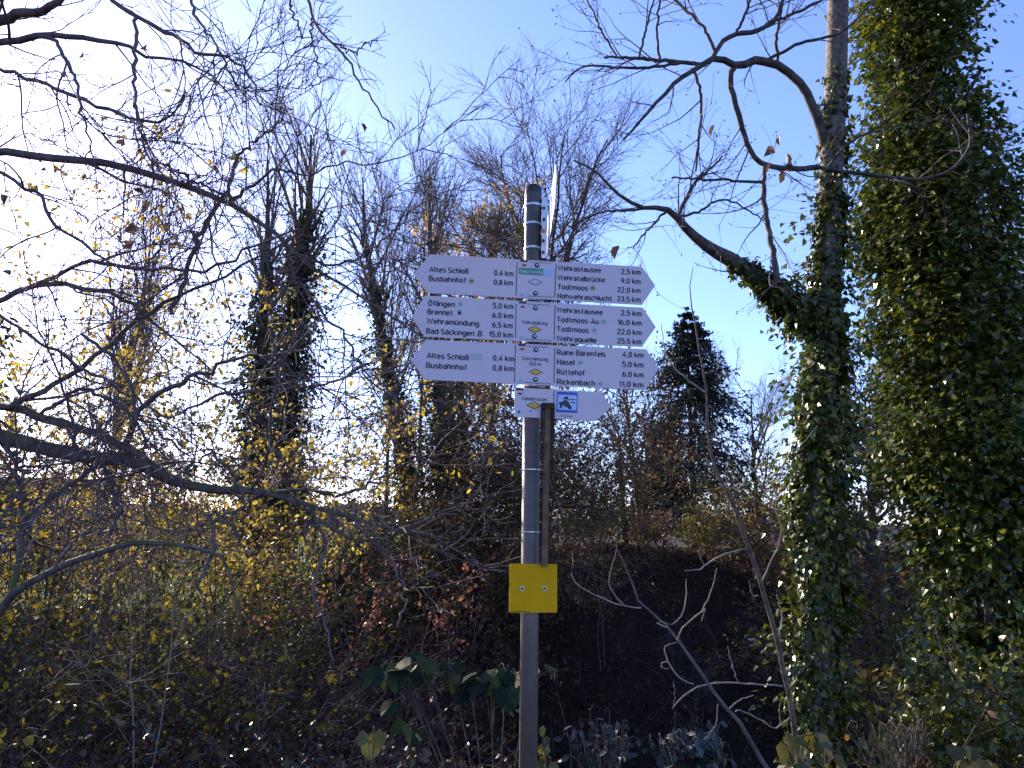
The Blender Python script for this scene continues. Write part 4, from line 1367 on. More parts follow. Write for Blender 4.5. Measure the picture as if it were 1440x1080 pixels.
g1 = grow(rng, aP, aR, 7, 0.05, 1.0, 0.75, 0.75, 9, 0.11, 0.02, rs=0.5, rmin=0.0034, rmax=0.008, ratio=0.4, bias=(-0.3, 0, 0))
g2 = grow(rng, *g1, 3, 0.15, 1.0, 0.34, 0.7, 6, 0.13, 0.02, rs=0.6, rmin=0.0026, rmax=0.005, ratio=0.3)
tubes(mb, *g1, 4); tubes(mb, *g2, 3)
bp = np.concatenate([g1[0][:, -1], g2[0][:, -1]])          # buds at the twig ends
bp = np.repeat(bp, 2, 0) + rng.normal(0, 0.012, (len(bp) * 2, 3))
leaves(mb, rng, bp, rng.normal(0, 1, bp.shape), rng.normal(0, 1, bp.shape), np.full(len(bp), 0.022), DIA)
part('twigs', mb, M['twig'], AT, smooth=False)
mb = MB()
pos = np.array([np.array(at(x, y, 6.2)) for x, y in ((1095, 192), (1105, 215), (1080, 205), (1112, 225), (1005, 175), (1100, 240), (1085, 228), (870, 345))])
leaves(mb, rng, pos, rng.normal(0, 0.7, pos.shape) + np.array([0, 0, -0.8]), rng.normal(0, 1, pos.shape), rng.uniform(0.09, 0.15, len(pos)), CURL)
part('withered_leaves', mb, M['brown_leaf'], AT)
mb = MB()
A, h = pxaxis([(1149, 1110, 46), (1147, 1020, 44), (1150, 930, 44), (1155, 850, 46), (1152, 760, 44), (1150, 690, 50), (1155, 600, 50), (1158, 520, 44), (1160, 450, 40), (1163, 380, 33), (1166, 320, 30), (1168, 280, 27)], YA)
ivy_cloud(mb, rng, A, h * 0.80, 9000, 0.069, inner=0.66, lump=0.4, sprig=0.14, jut=0.2, clumps=70)
A, h = pxaxis([(1168, 290, 24), (1170, 230, 21), (1174, 160, 19), (1176, 100, 18)], YA)
ivy_cloud(mb, rng, A, h, 420, 0.07, inner=0.8, lump=0.2, sprig=0.3, jut=0.16)
A = spline(lP[0][1:10], 24)
h = np.interp(np.linspace(0, 1, 24), [0, .3, .6, .8, 1], [.19, .16, .12, .07, .035])
ivy_cloud(mb, rng, A, h, 1500, 0.07, inner=0.5, lump=0.35, sprig=0.35, jut=0.35)
part('ivy', mb, M['ivy'], AT)

# ------------------------------------------------------------------ the broad ivy tree at the right edge
rng = np.random.default_rng(31)
YB = 7.4
B0 = at(1385, 1000, YB)
BT = thing('ivy_smothered_tree', 'broad tall tree smothered in a dense glossy green ivy column at the right edge', 'tree', (B0.x, YB, gz(B0.x, YB)))
knB = [(1412, 1180, 104), (1408, 1080, 98), (1402, 950, 92), (1397, 850, 96), (1386, 750, 102), (1370, 650, 110), (1352, 550, 114), (1332, 450, 122), (1326, 400, 120), (1318, 300, 104), (1306, 200, 96), (1290, 100, 76), (1284, 0, 68), (1282, -120, 60), (1284, -260, 50)]
A, h = pxaxis(knB, YB, 50)
mb = MB()
TPB = A.copy(); TPB[0, 2] = gz(B0.x, YB) - 0.2
tubes(mb, TPB[None], np.linspace(0.26, 0.12, 50)[None], 12)
P1, R1 = grow(rng, TPB[None], np.linspace(0.2, 0.1, 50)[None], 90, 0.08, 0.98, 0.95, 1.1, 7, 0.08, 0.03, rs=0.3, rmin=0.01, ratio=0.1)
tubes(mb, P1, R1, 5)
part('trunk', mb, M['dark_bark'], BT, smooth=True)
mb = MB()
hb = h * (0.73 + 0.10 * np.sin(np.linspace(0, 26, 50)) + 0.06 * np.sin(np.linspace(1, 61, 50)))
hb = hb * np.linspace(1.18, 0.95, 50)
ivy_cloud(mb, rng, A, hb, 20000, 0.076, inner=0.40, lump=0.75, sprig=0.04, jut=0.25, clumps=1700)
part('ivy', mb, M['ivy_bright'], BT)
mb = MB()
n_ = 170                                                   # round seed heads among the leaves
ii = rng.integers(4, 40, n_)
a = rng.uniform(0, 6.28, n_)
C = A[ii] + np.stack([np.cos(a), np.sin(a), 0 * a], 1) * (h[ii] * 0.98)[:, None] + rng.normal(0, 0.08, (n_, 3))
kk = 16
off = nrm(rng.normal(0, 1, (n_, kk, 3)))
leaves(mb, rng, (C[:, None] + off * 0.012).reshape(-1, 3), off.reshape(-1, 3), rng.normal(0, 1, (n_ * kk, 3)), np.full(n_ * kk, 0.022), DIA)
part('seed_heads', mb, M['olive_leaf'], BT)

# ------------------------------------------------------------------ sapling and dead branch in front of the ivy-clad trunk
rng = np.random.default_rng(41)
YS = 4.6
c0 = at(1118, 1040, YS)
SP = thing('sapling', 'thin pale leaning sapling without leaves in front of the ivy-clad trunk', 'sapling', (c0.x, YS, gz(c0.x, YS)))
l = [limb([(1135, 1150, 15), (1118, 1030, 13), (1105, 960, 12), (1090, 890, 12), (1070, 820, 11), (1050, 760, 10), (1030, 705, 9), (1008, 665, 8), (997, 620, 7), (993, 550, 6), (985, 500, 5), (975, 445, 4), (970, 405, 2.5), (974, 375, 1.5)], YS, YS - 0.1, 26, 0.003, rng)]
l[0][0][0][2] = gz(c0.x, YS) - 0.2
l2_ = [limb(p, YS, YS + q, 14, 0.003, rng) for p, q in (
    ([(993, 552, 5), (975, 540, 4), (952, 520, 3.5), (935, 492, 3), (930, 455, 2)], 0.1), ([(994, 595, 4), (980, 594, 3.5), (971, 593, 2)], 0), ([(1006, 660, 5), (996, 652, 4), (989, 644, 3)], -0.1),
    ([(1050, 772, 4), (1020, 778, 4), (1003, 787, 4), (985, 800, 3.5), (962, 802, 2)], -0.2), ([(990, 795, 3), (983, 780, 2.5), (985, 770, 1.5)], -0.2),
    ([(1066, 838, 4), (1058, 836, 3), (1053, 815, 2)], -0.1), ([(1100, 965, 4), (1050, 962, 4), (1000, 961, 4), (970, 972, 4), (955, 985, 3.4), (946, 996, 2.6)], -0.3),
    ([(1038, 960, 3), (1028, 930, 3), (1023, 908, 2)], -0.2), ([(948, 992, 2.6), (949, 975, 2.2), (947, 960, 1.6)], -0.3), ([(1036, 690, 4), (1062, 660, 3), (1110, 640, 2.4), (1150, 600, 2)], 0.2),
    ([(1070, 820, 4), (1085, 790, 3.5), (1100, 740, 3), (1080, 700, 2.6), (1060, 660, 2), (1035, 620, 1.6)], -0.3), ([(1092, 900, 3.5), (1100, 870, 3), (1096, 850, 2.4), (1092, 835, 1.8)], 0.1),
    ([(1110, 1010, 4), (1088, 1024, 3.6), (1060, 1006, 3.4), (1040, 999, 3.2), (1034, 1001, 2.5)], -0.2), ([(1098, 1020, 3), (1096, 1000, 2.6), (1098, 985, 2)], -0.2))]
mb = MB()
tubes(mb, l[0][0][None], l[0][1][None] * 0.6, 8)
part('stem', mb, M['brown_twig'], SP, smooth=True)
for p_, r_ in l2_:
    mb = MB()
    tubes(mb, p_[None], r_[None] * 0.55, 6)
    part('side_twig', mb, M['lit_twig'], SP, smooth=True)

YD = 4.0
c0 = at(1080, 1060, YD)
DB = thing('dead_branch', 'crooked bare branch with pale curling tips leaning across the dark slope right of the signpost', 'branch', (c0.x, YD, gz(c0.x, YD)))
l = [limb(p, d0, d1, 18, 0.003, rng) for p, d0, d1 in (
    ([(1120, 1180, 12), (1090, 1100, 11), (1060, 1050, 10), (1035, 1010, 9), (1010, 985, 8), (985, 945, 8), (950, 895, 7), (925, 870, 6), (902, 848, 5), (886, 812, 4), (868, 772, 2.6)], 4.0, 4.2),)]
l[0][0][0][2] = gz(c0.x, YD) - 0.25
l2_ = [limb(p, 4.1, 4.15, 14, 0.002, rng) for p in (
    [(902, 855, 4), (880, 853, 4), (862, 848, 4), (835, 836, 3.6), (812, 822, 3), (804, 808, 2.6), (806, 785, 2), (804, 775, 1.6)],
    [(880, 853, 3), (862, 832, 2.6), (856, 812, 2.2), (864, 785, 2), (868, 762, 1.4)],
    [(940, 882, 4), (928, 880, 4), (924, 873, 3.6), (945, 878, 3.6), (960, 862, 3), (965, 835, 2.4), (965, 815, 1.6)],
    [(952, 900, 4), (958, 885, 3.6), (975, 870, 3.6), (990, 855, 3.4), (1000, 830, 3), (1009, 798, 2)],
    [(985, 862, 3), (992, 856, 3), (986, 874, 2.2)],
    [(975, 962, 4), (958, 955, 3.6), (942, 935, 3.2), (934, 910, 2.8), (948, 905, 2.2), (952, 903, 1.6)],
    [(940, 930, 3), (932, 932, 2.8), (930, 938, 2.4), (940, 941, 1.6)],
    [(1022, 1000, 3), (1040, 985, 3), (1060, 978, 2.4)],
    [(1010, 990, 3), (1006, 1020, 2.8), (990, 1040, 2.4)])]
mb = MB()
tubes(mb, l[0][0][None], l[0][1][None] * 0.62, 8)
part('stem', mb, M['mossy_bark'], DB, smooth=True)
for p_, r_ in l2_:
    mb = MB()
    tubes(mb, p_[None], r_[None] * 0.55, 6)
    part('side_twig', mb, M['lit_twig'], DB, smooth=True)

# ------------------------------------------------------------------ trees beyond the ravine
G1 = 'bare trees beyond the ravine'
bare_tree('bare_tree', 'large bare tree with fine fan-shaped crown directly behind the signpost', 768, 27, 172, 0.26, 51, group=G1, fork=0.34, spread=0.85, nl=18, l2=9, l3=8, l4=6, crown=0.46, up=0.03, hw=185, twigr=0.0105)
bare_tree('bare_tree', 'slender bare tree with upright twigs left of the arrow boards', 655, 25, 195, 0.13, 52, group=G1, fork=0.3, spread=0.5, nl=9, l2=6, l3=5, l4=2, lean=-0.10, hw=95, twigr=0.007, crown=0.42)
bare_tree('bare_tree', 'thin bare tree behind the left tips of the arrow boards', 600, 24, 220, 0.09, 53, group=G1, fork=0.35, spread=0.4, nl=11, l2=7, l3=6, l4=3, lean=-0.05, hw=60, twigr=0.008, crown=0.36)
bare_tree('bare_tree', 'straight thin bare trunk left beside the grey pole below the boards', 676, 23, 280, 0.11, 54, group=G1, fork=0.5, spread=0.5, nl=9, l2=6, l3=5, l4=3, lean=0.04, hw=60, crown=0.35)
bare_tree('autumn_tree', 'golden-leaved autumn tree showing above the left arrow tips', 648, 23.5, 262, 0.10, 55, hw=85, fork=0.3, spread=0.7, nl=12, l2=7, l3=6, l4=3, crown=0.36, leafmat='gold_leaf', nleaf=5200, lsize=0.13)
bare_tree('bare_tree', 'spreading bare tree between the arrow tips and the dark spruce', 905, 30, 400, 0.12, 56, group=G1, fork=0.25, spread=0.8, hw=85, nl=12, l2=8, l3=7, l4=4, crown=0.5, lean=-0.1)
bare_tree('bare_tree', 'pale bare tree in the gap between the dark spruce and the ivy-clad trunk', 1062, 32, 455, 0.12, 57, group=G1, fork=0.25, spread=0.6, hw=75, nl=11, l2=8, l3=7, l4=4, crown=0.45)
bare_tree('bare_tree', 'bare purple-grey tree showing past the right side of the broad ivy tree', 1445, 22, 130, 0.2, 58, group=G1, fork=0.3, spread=0.6, hw=75, nl=12, l2=8, l3=7, l4=4, crown=0.42)
bare_tree('bare_tree', 'tall straight grey trunk among yellow leaves near the left edge', 128, 15, 190, 0.17, 59, group=G1, fork=0.55, spread=0.5, hw=70, nl=9, l2=6, l3=6, l4=4, crown=0.3, lean=0.03, bark='grey_bark')
bare_tree('bare_tree', 'second grey trunk standing right of the tall straight grey trunk', 160, 19, 230, 0.10, 60, group=G1, fork=0.55, spread=0.5, hw=60, nl=9, l2=6, l3=5, l4=3, crown=0.3, lean=0.01, bark='grey_bark')
bare_tree('autumn_tree', 'brown-leaved tree in the gap between the ivy-clad trunk and broad ivy tree', 1232, 19, 455, 0.13, 61, hw=75, fork=0.15, spread=0.75, nl=14, l2=8, l3=7, l4=3, crown=0.36, leafmat='brown_leaf', nleaf=5200, lsize=0.14)
bare_tree('bare_tree', 'wispy bare tree under the hanging twig left of centre', 548, 30, 195, 0.10, 62, group=G1, fork=0.3, spread=0.45, hw=70, twigr=0.008, nl=11, l2=8, l3=7, l4=4, crown=0.42)

G2 = 'ivy-clad trunks beyond the ravine'
ivy_tree('ivy_clad_tree', 'tall ivy-clad tree with upright twiggy crown, left of centre beneath the hanging twig', [(405, 760, 34), (404, 690, 30), (405, 600, 30), (410, 520, 28), (415, 440, 26), (420, 380, 24), (427, 330, 18), (434, 295, 12)], 24, 0.34, 71, 5200, 0.16, group=G2,
         twigs=(0.6, 20, 4.4, 0.5, 6, 6, 0.045), ytop=190, clumps=110)
ivy_tree('ivy_clad_tree', 'shorter ivy-clad trunk close left of the tall twiggy-crowned ivy tree', [(362, 760, 34), (362, 680, 33), (364, 600, 30), (368, 520, 26), (370, 450, 22), (374, 390, 13), (376, 350, 6)], 22, 0.25, 72, 3600, 0.15, group=G2,
         twigs=(0.6, 16, 3.0, 0.5, 7, 6, 0.06), ytop=225, clumps=80)
ivy_tree('ivy_clad_tree', 'leaning ivy-clad trunk left of the lowest double arrow board', [(580, 740, 20), (574, 670, 19), (564, 610, 20), (552, 550, 18), (540, 490, 14), (530, 430, 9), (522, 385, 6), (514, 345, 4)], 22, 0.22, 73, 2600, 0.14, group=G2,
         twigs=(0.55, 18, 2.8, 0.5, 7, 6, 0.05), ytop=250, clumps=26)
ivy_tree('ivy_clad_tree', 'stout ivy-clad trunk directly under the lowest double arrow board', [(622, 760, 22), (621, 690, 20), (620, 620, 19), (618, 560, 17), (616, 500, 14), (612, 440, 10), (606, 390, 6)], 21, 0.24, 74, 2600, 0.13, group=G2,
         twigs=(0.6, 14, 2.8, 0.5, 7, 6, 0.05), ytop=260, clumps=22)
ivy_tree('ivy_clad_tree', 'slim ivy-clad trunk just right of the stout one under the boards', [(654, 760, 14), (652, 690, 12), (649, 620, 11), (646, 560, 9), (644, 500, 7), (643, 450, 5)], 21.5, 0.16, 75, 1500, 0.13, group=G2, clumps=12)
ivy_tree('ivy_clad_tree', 'thin ivy-covered stub beside the bright gap right of the yellow plate', [(879, 770, 5), (876, 720, 5), (873, 670, 4), (872, 640, 3)], 27, 0.1, 76, 420, 0.13, group=G2)

ivy_tree('sun_block_tree', 'dense ivy-covered tree added past the left edge to shade the undergrowth', [(-185, 800, 130), (-185, 640, 140), (-180, 480, 120), (-180, 380, 80), (-180, 320, 30)], 25, 0.4, 79, 5200, 0.34, cat='tree', clumps=200)  # added just out of view to keep sun off the lower-left shrubs
G3 = 'spruces right of the signpost'
spruce('spruce', 'tall dark spruce with a pointed top right of the signpost', 976, 30, 432, 185, 81, G3, low=0.16)
spruce('spruce', 'shorter dark spruce half hidden left of the tall pointed spruce', 934, 33, 590, 85, 82, G3, low=0.2)

# ------------------------------------------------------------------ shrubs
G4 = 'yellow-leaved shrubs on the left'
Q = dict(leafmat='yellow_leaf', tpl=LEAF, twigmat='shrub_twig')
shrub('yellow_shrub', 'yellow-leaved shrub at the lower left corner in front of the grey lawn', 30, 6.6, 2.9, 0.5, 91, shaded=1, nleaf=1300, lsize=0.075, stems=16, group=G4, **Q)
shrub('yellow_shrub', 'yellow-leaved shrub under the arching low limb near the left edge', 150, 7.6, 3.0, 0.5, 92, shaded=1, nleaf=1300, lsize=0.08, stems=16, group=G4, **Q)
shrub('yellow_shrub', 'yellow-leaved shrub below the mossy double limb left of centre', 290, 8.2, 2.9, 0.55, 93, shaded=1, nleaf=800, lsize=0.08, stems=15, group=G4, **Q)
shrub('yellow_shrub', 'tall pale-yellow shrub filling the white sky at the left edge', 60, 10.5, 9.6, 0.32, 94, nleaf=6500, zmin=0.6, lsize=0.075, l1=14, l2=6, twl=0.18, stems=16, group=G4, **Q)
shrub('yellow_shrub', 'tall sparse yellow shrub in front of the two ivy-clad trunks left of centre', 340, 11.5, 9.8, 0.30, 95, nleaf=6500, zmin=1.3, lsize=0.085, l1=15, l2=6, twl=0.18, stems=15, group=G4, **Q)
shrub('yellow_shrub', 'tall sparse yellow shrub around the two straight grey trunks', 195, 12.0, 9.6, 0.30, 96, nleaf=6500, zmin=0.9, lsize=0.08, l1=14, l2=6, twl=0.18, stems=15, group=G4, **Q)
shrub('yellow_shrub', 'bright yellow shrub on the far bank behind the low mossy limb', 440, 17.5, 3.6, 0.6, 97, nleaf=1500, lsize=0.10, stems=16, group=G4, **Q)
shrub('yellow_shrub', 'golden shrub at the foot of the leaning ivy-clad trunk', 560, 19, 3.4, 0.6, 98, nleaf=2600, lsize=0.11, stems=16, group=G4, **Q)
shrub('yellow_shrub', 'small deep-yellow bush left of the red-leaved bush', 435, 17.0, 1.5, 0.8, 99, nleaf=1600, lsize=0.08, stems=14, group=G4, **Q)
shrub('red_shrub', 'red-leaved bush on the dark bank left of the yellow plate', 552, 12.8, 4.4, 0.28, 100, zmin=-0.1, leafmat='red_leaf', nleaf=3400, lsize=0.075, stems=14, twigmat='red_twig')
shrub('evergreen_shrub', 'grey-green bush in the shade beneath the small deep-yellow bush', 425, 15.0, 3.0, 0.5, 101, leafmat='grey_green_leaf', nleaf=3200, lsize=0.07, stems=16, twigmat='brown_twig')
shrub('yellow_shrub', 'tall olive-yellow shrub on the far bank left of the leaning ivy-clad trunk', 500, 16.5, 4.6, 0.55, 161, leafmat='olive_leaf', nleaf=4200, lsize=0.10, tpl=DIA, stems=18, l2=6, group=G4)
shrub('yellow_shrub', 'wide yellow shrub on the far bank between the grey trunks and the two ivy-clad trunks', 270, 17, 3.8, 0.8, 162, leafmat='olive_leaf', nleaf=3600, lsize=0.095, tpl=DIA, stems=20, l2=6, group=G4)
shrub('yellow_shrub', 'olive-yellow shrub in front of the brown-roofed house at the left edge', 70, 18, 3.6, 0.9, 163, leafmat='olive_leaf', nleaf=4200, lsize=0.10, tpl=DIA, stems=20, l2=6, group=G4)
shrub('orange_brown_shrub', 'tall orange-brown shrub between the ivy-clad trunks and the straight thin trunk', 655, 18, 4.2, 0.55, 164, leafmat='rust_leaf', nleaf=5200, lsize=0.09, tpl=DIA, stems=18, l2=6)
shrub('orange_brown_shrub', 'tall orange-brown shrub directly right of the grey pole below the lowest board', 805, 19, 5.3, 0.42, 165, leafmat='rust_leaf', nleaf=5200, lsize=0.09, tpl=DIA, stems=18, l2=6)
shrub('evergreen_shrub', 'dark green bush at the bottom right in front of the broad ivy tree', 1400, 6.0, 1.7, 0.7, 166, leafmat='ivy', nleaf=3800, lsize=0.065, tpl=IVY, stems=18, l2=6)
G5 = 'brown thicket along the far bank'
for lab, px, Y, H, sd, lm, nl in (
        ('brown thicket shrub in front of the conifer behind the pole', 775, 20.5, 4.9, 110, 'olive_leaf', 3400),
        ('brown thicket shrub in front of the pale lawn right of the grey trunks', 235, 22, 4.0, 176, 'olive_leaf', 3400),
        ('dark thicket shrub at the foot of the tall straight grey trunk', 120, 21, 3.8, 177, 'olive_leaf', 3200),
        ('dark thicket shrub along the left edge beside the brown-roofed house', 15, 22, 3.6, 178, 'brown_leaf', 3000),
        ('tall brown thicket shrub behind the yellow plate and pole', 728, 23, 5.0, 171, 'brown_leaf', 3200),
        ('tall dark thicket shrub behind the bare arm of the lowest board', 785, 23.5, 5.6, 172, 'rust_leaf', 3200),
        ('brown thicket shrub left behind the stout ivy-clad trunk', 590, 22.5, 4.4, 173, 'olive_leaf', 2800),
        ('brown thicket shrub below the white sky at the left', 330, 22, 3.6, 174, 'brown_leaf', 2600),
        ('brown thicket shrub left of the lower ivy on the slim trunk', 1130, 19, 2.6, 175, 'rust_leaf', 1800),
        ('brown thicket shrub left of the yellow plate below the straight thin trunk', 700, 20.5, 3.2, 111, 'brown_leaf', 2600),
        ('russet thicket shrub under the stout ivy-clad trunk', 635, 19.5, 2.6, 112, 'brown_leaf', 2200),
        ('olive thicket shrub at the left foot of the bright sky gap', 838, 23, 2.2, 113, 'olive_leaf', 1600),
        ('brown thicket shrub below the tall twiggy-crowned ivy tree', 490, 18.5, 2.6, 114, 'brown_leaf', 2200),
        ('olive yellow thicket shrub left beside the lower ivy-clad trunk', 1075, 21, 2.7, 115, 'olive_leaf', 2000),
        ('brown thicket shrub between the ivy-clad trunk and broad ivy tree', 1215, 15, 3.0, 116, 'olive_leaf', 2400),
        ('low bare thicket shrub at the foot of the shorter spruce', 910, 27, 1.2, 117, 'brown_leaf', 600),
        ('low thicket shrub at the foot of the tall spruce', 985, 25, 1.1, 118, 'olive_leaf', 700),
        ('dark thicket shrub behind the broad ivy tree', 1400, 16, 5.2, 119, 'olive_leaf', 2200),
        ('olive thicket shrub behind the leaning sapling top', 1020, 23.5, 1.8, 120, 'olive_leaf', 1100),
        ('russet thicket shrub behind the grey pole above the yellow plate', 745, 21.5, 3.8, 121, 'brown_leaf', 2600)):
    shrub('thicket_shrub', lab, px, Y, H * 1.2, 0.6, sd, leafmat=lm, nleaf=int(nl * 1.7), lsize=0.10, tpl=DIA, stems=18, l1=8, l2=6, group=G5, rmin=0.005)
shrub('far_hedge', 'dull green hedge across the bright gap between pole and spruces', 880, 36, 1.9, 0.9, 125, leafmat='olive_leaf', nleaf=2600, lsize=0.16, tpl=DIA, stems=40, wid=2.6, cat='hedge')
shrub('red_twig_shrub', 'leafless red-brown twiggy shrub between ivy-clad trunk and broad ivy tree', 1240, 6.9, 1.35, 0.4, 126, stems=7, l1=9, l2=7, l3=2, twigmat='red_twig', rmin=0.0022)
shrub('orange_leaved_shrub', 'small shrub with flat sprays of orange leaves beside the broad ivy tree', 1262, 8.0, 2.9, 0.25, 127, leafmat='orange_leaf', nleaf=170, lsize=0.13, stems=3, l1=5, l2=3, t0=0.3, flat=2.0, droop=0.2)
G6 = 'brambles on the dark bank'
for lab, px, Y, H, sd, lm, nl in (
        ('bramble mound with glossy leaves at the bottom left of centre', 365, 7.2, 2.3, 130, 'brown_bramble_leaf', 4200),
        ('glossy bramble mound left of the large-leaved plant', 465, 7.6, 2.7, 131, 'brown_bramble_leaf', 4600),
        ('dark bramble mound at the bottom behind the large-leaved plant', 600, 8.3, 2.0, 132, 'bramble_leaf', 3000),
        ('brownish bramble mound halfway up the bank below the red bush', 640, 15.8, 2.2, 133, 'brown_leaf', 3000),
        ('brownish bramble tangle under the grey-green bush', 450, 10.5, 1.9, 134, 'brown_leaf', 2600),
        ('dark bramble mound in the bottom left corner', 60, 5.6, 1.7, 135, 'bramble_leaf', 2400),
        ('dark bramble mound along the bottom under the yellow-leaved shrubs', 220, 6.4, 1.6, 136, 'bramble_leaf', 2600),
        ('russet bramble tangle directly left of the yellow plate', 690, 17.2, 2.2, 137, 'brown_leaf', 2800)):
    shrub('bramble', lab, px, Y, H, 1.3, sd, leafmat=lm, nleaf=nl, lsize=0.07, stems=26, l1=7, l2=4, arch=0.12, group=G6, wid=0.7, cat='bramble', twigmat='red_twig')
G7 = 'thin bare saplings in the ravine'
for lab, px, Y, H, sd, tm in (
        ('thin dark sapling standing in the lower left shrubs', 175, 7.0, 4.2, 140, 'brown_twig'),
        ('pair of pale crossing stems low in the left shrubs', 230, 6.2, 2.6, 141, 'pale_twig'),
        ('thin grey sapling rising beside the grey-green bush', 365, 9.0, 4.2, 142, 'twig'),
        ('thin grey sapling right of the red-leaved bush', 600, 13.5, 3.4, 143, 'twig'),
        ('thin dark sapling against the dark bank left of the sapling', 960, 15, 3.2, 144, 'brown_twig'),
        ('thin bare sapling on the bank between yellow plate and dead branch', 850, 17, 4.6, 145, 'brown_twig'),
        ('thin bare sapling under the small red-leaved bush', 560, 11.5, 3.2, 146, 'brown_twig')):
    shrub('bare_sapling', lab, px, Y, H, 0.25, sd, stems=2, l1=7, l2=5, r0=0.014, group=G7, cat='sapling', twigmat=tm, arch=0.01, wid=0.15)


# ------------------------------------------------------------------ leafy plants along the bottom
def leafy(name, label, cat, px, Y, pts, size, mat, tpl, seed, stemmat='brown_twig', ddir=(-0.3, -0.2, -0.7), nn=(0, -0.7, 1.0), jitter=0.3, sprays=()):
    """a plant whose leaves sit at given places on arching stems"""
    rng = np.random.default_rng(seed)
    x = at(px, 1000, Y).x
    root = thing(name, label, cat, (x, Y, gz(x, Y)))
    P = np.array([np.array(at(a, b, Y + rng.normal(0, 0.10))) for a, b in pts])
    c = P.mean(0)
    foot = np.array([x, Y, gz(x, Y) - 0.1])
    st = []
    order = np.argsort(P[:, 0])
    for g in np.array_split(order, max(1, len(P) // 5)):
        tip = P[g].mean(0)
        main = spline([foot, foot * 0.45 + tip * 0.55 + np.array([0, 0, 0.12]), tip + np.array([0, 0, 0.03])], 12)
        st.append((main, np.linspace(0.005, 0.0022, 12)))
        for j in g:
            a = main[8 + (j % 4)]
            st.append((spline([a, (a + P[j]) / 2 + np.array([0, 0, 0.03]), P[j]], 12), np.linspace(0.0028, 0.0016, 12)))
    mb = MB()
    tubes(mb, np.stack([s[0] for s in st]), np.stack([s[1] for s in st]), 5)
    part('stems', mb, M[stemmat], root, smooth=True)
    mb = MB()
    D = np.array(ddir) + rng.normal(0, jitter, P.shape)
    Nn = np.array(nn) + rng.normal(0, jitter, P.shape)
    leaves(mb, rng, P, D, Nn, size * rng.uniform(0.55, 1.2, len(P)), tpl)
    part('leaves', mb, M[mat], root)
    return root


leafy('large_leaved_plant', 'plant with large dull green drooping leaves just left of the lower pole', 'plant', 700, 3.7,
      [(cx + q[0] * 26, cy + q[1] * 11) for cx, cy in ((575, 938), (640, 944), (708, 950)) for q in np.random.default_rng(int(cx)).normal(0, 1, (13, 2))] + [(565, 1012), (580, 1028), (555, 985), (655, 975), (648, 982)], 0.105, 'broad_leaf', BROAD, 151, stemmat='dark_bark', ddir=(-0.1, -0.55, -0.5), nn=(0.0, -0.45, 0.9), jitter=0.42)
leafy('lime_leaved_sprig', 'small sprig with lime yellow leaves low left of the large-leaved plant', 'plant', 525, 3.7,
      [(515, 1030), (530, 1036), (538, 1028), (522, 1040)], 0.085, 'lime_leaf', BROAD, 152)
rg = np.random.default_rng(153)
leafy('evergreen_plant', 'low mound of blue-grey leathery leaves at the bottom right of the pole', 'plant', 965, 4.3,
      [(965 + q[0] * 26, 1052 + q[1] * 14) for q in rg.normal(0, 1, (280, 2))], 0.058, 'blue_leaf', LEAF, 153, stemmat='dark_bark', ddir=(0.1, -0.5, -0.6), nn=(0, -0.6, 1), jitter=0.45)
leafy('round_leaved_plant', 'upright grey-leaved plant between the pole and the blue-grey mound', 'plant', 850, 4.2,
      [(845 + q[0] * 20, 1045 + q[1] * 18) for q in rg.normal(0, 1, (80, 2))] + [(877, 1012), (870, 1020), (880, 1018), (790, 1040), (800, 1062), (785, 1070)], 0.05, 'blue_leaf', LEAF, 154, stemmat='dark_bark', ddir=(0.1, -0.4, -0.1), jitter=0.6)
leafy('yellow_leaved_plant', 'yellow-green leafy plant at the foot of the sapling', 'plant', 1140, 4.2,
      [(1105, 1030), (1118, 1036), (1135, 1030), (1150, 1040), (1160, 1050), (1128, 1050), (1145, 1062), (1110, 1055), (1095, 1060), (1175, 1060), (1185, 1070), (1165, 1072), (1125, 1072), (1150, 1030), (1098, 1042), (1190, 1078), (1105, 1076), (1140, 1078)], 0.115, 'lime_leaf', LEAF, 155, ddir=(0.3, -0.4, -0.6), nn=(0, -0.6, 1), jitter=0.4)
leafy('willowherb', 'clump of withering stalks with narrow drooping leaves right of the ivy-clad trunk', 'plant', 1255, 4.6,
      [(1250 + q[0] * 30, 1040 + q[1] * 24) for q in rg.normal(0, 1, (80, 2))], 0.085, 'grey_green_leaf', ([(0, 0, 0), (-0.1, 0.4, .03), (0, 1, 0), (0.1, 0.4, .03)], [[(0, 2, 1)], [(0, 3, 2)]]), 156, ddir=(0, -0.1, -1), jitter=0.3)
leafy('yellow_leaved_plant', 'bright yellow leaf cluster in the bottom right corner', 'plant', 1375, 4.6,
      [(1352, 1068), (1362, 1075), (1372, 1070), (1380, 1078), (1345, 1048), (1366, 1050), (1395, 1072)], 0.09, 'lime_leaf', BROAD, 157)
leafy('yellow_leaved_sprig', 'small yellow-leaved sprig touching the right side of the lower pole', 'plant', 772, 3.4,
      [(764, 1020), (768, 1035), (772, 1050), (766, 1062), (762, 1045), (775, 1070), (758, 1070)], 0.07, 'lime_leaf', LEAF, 158, ddir=(0, -0.2, -1))

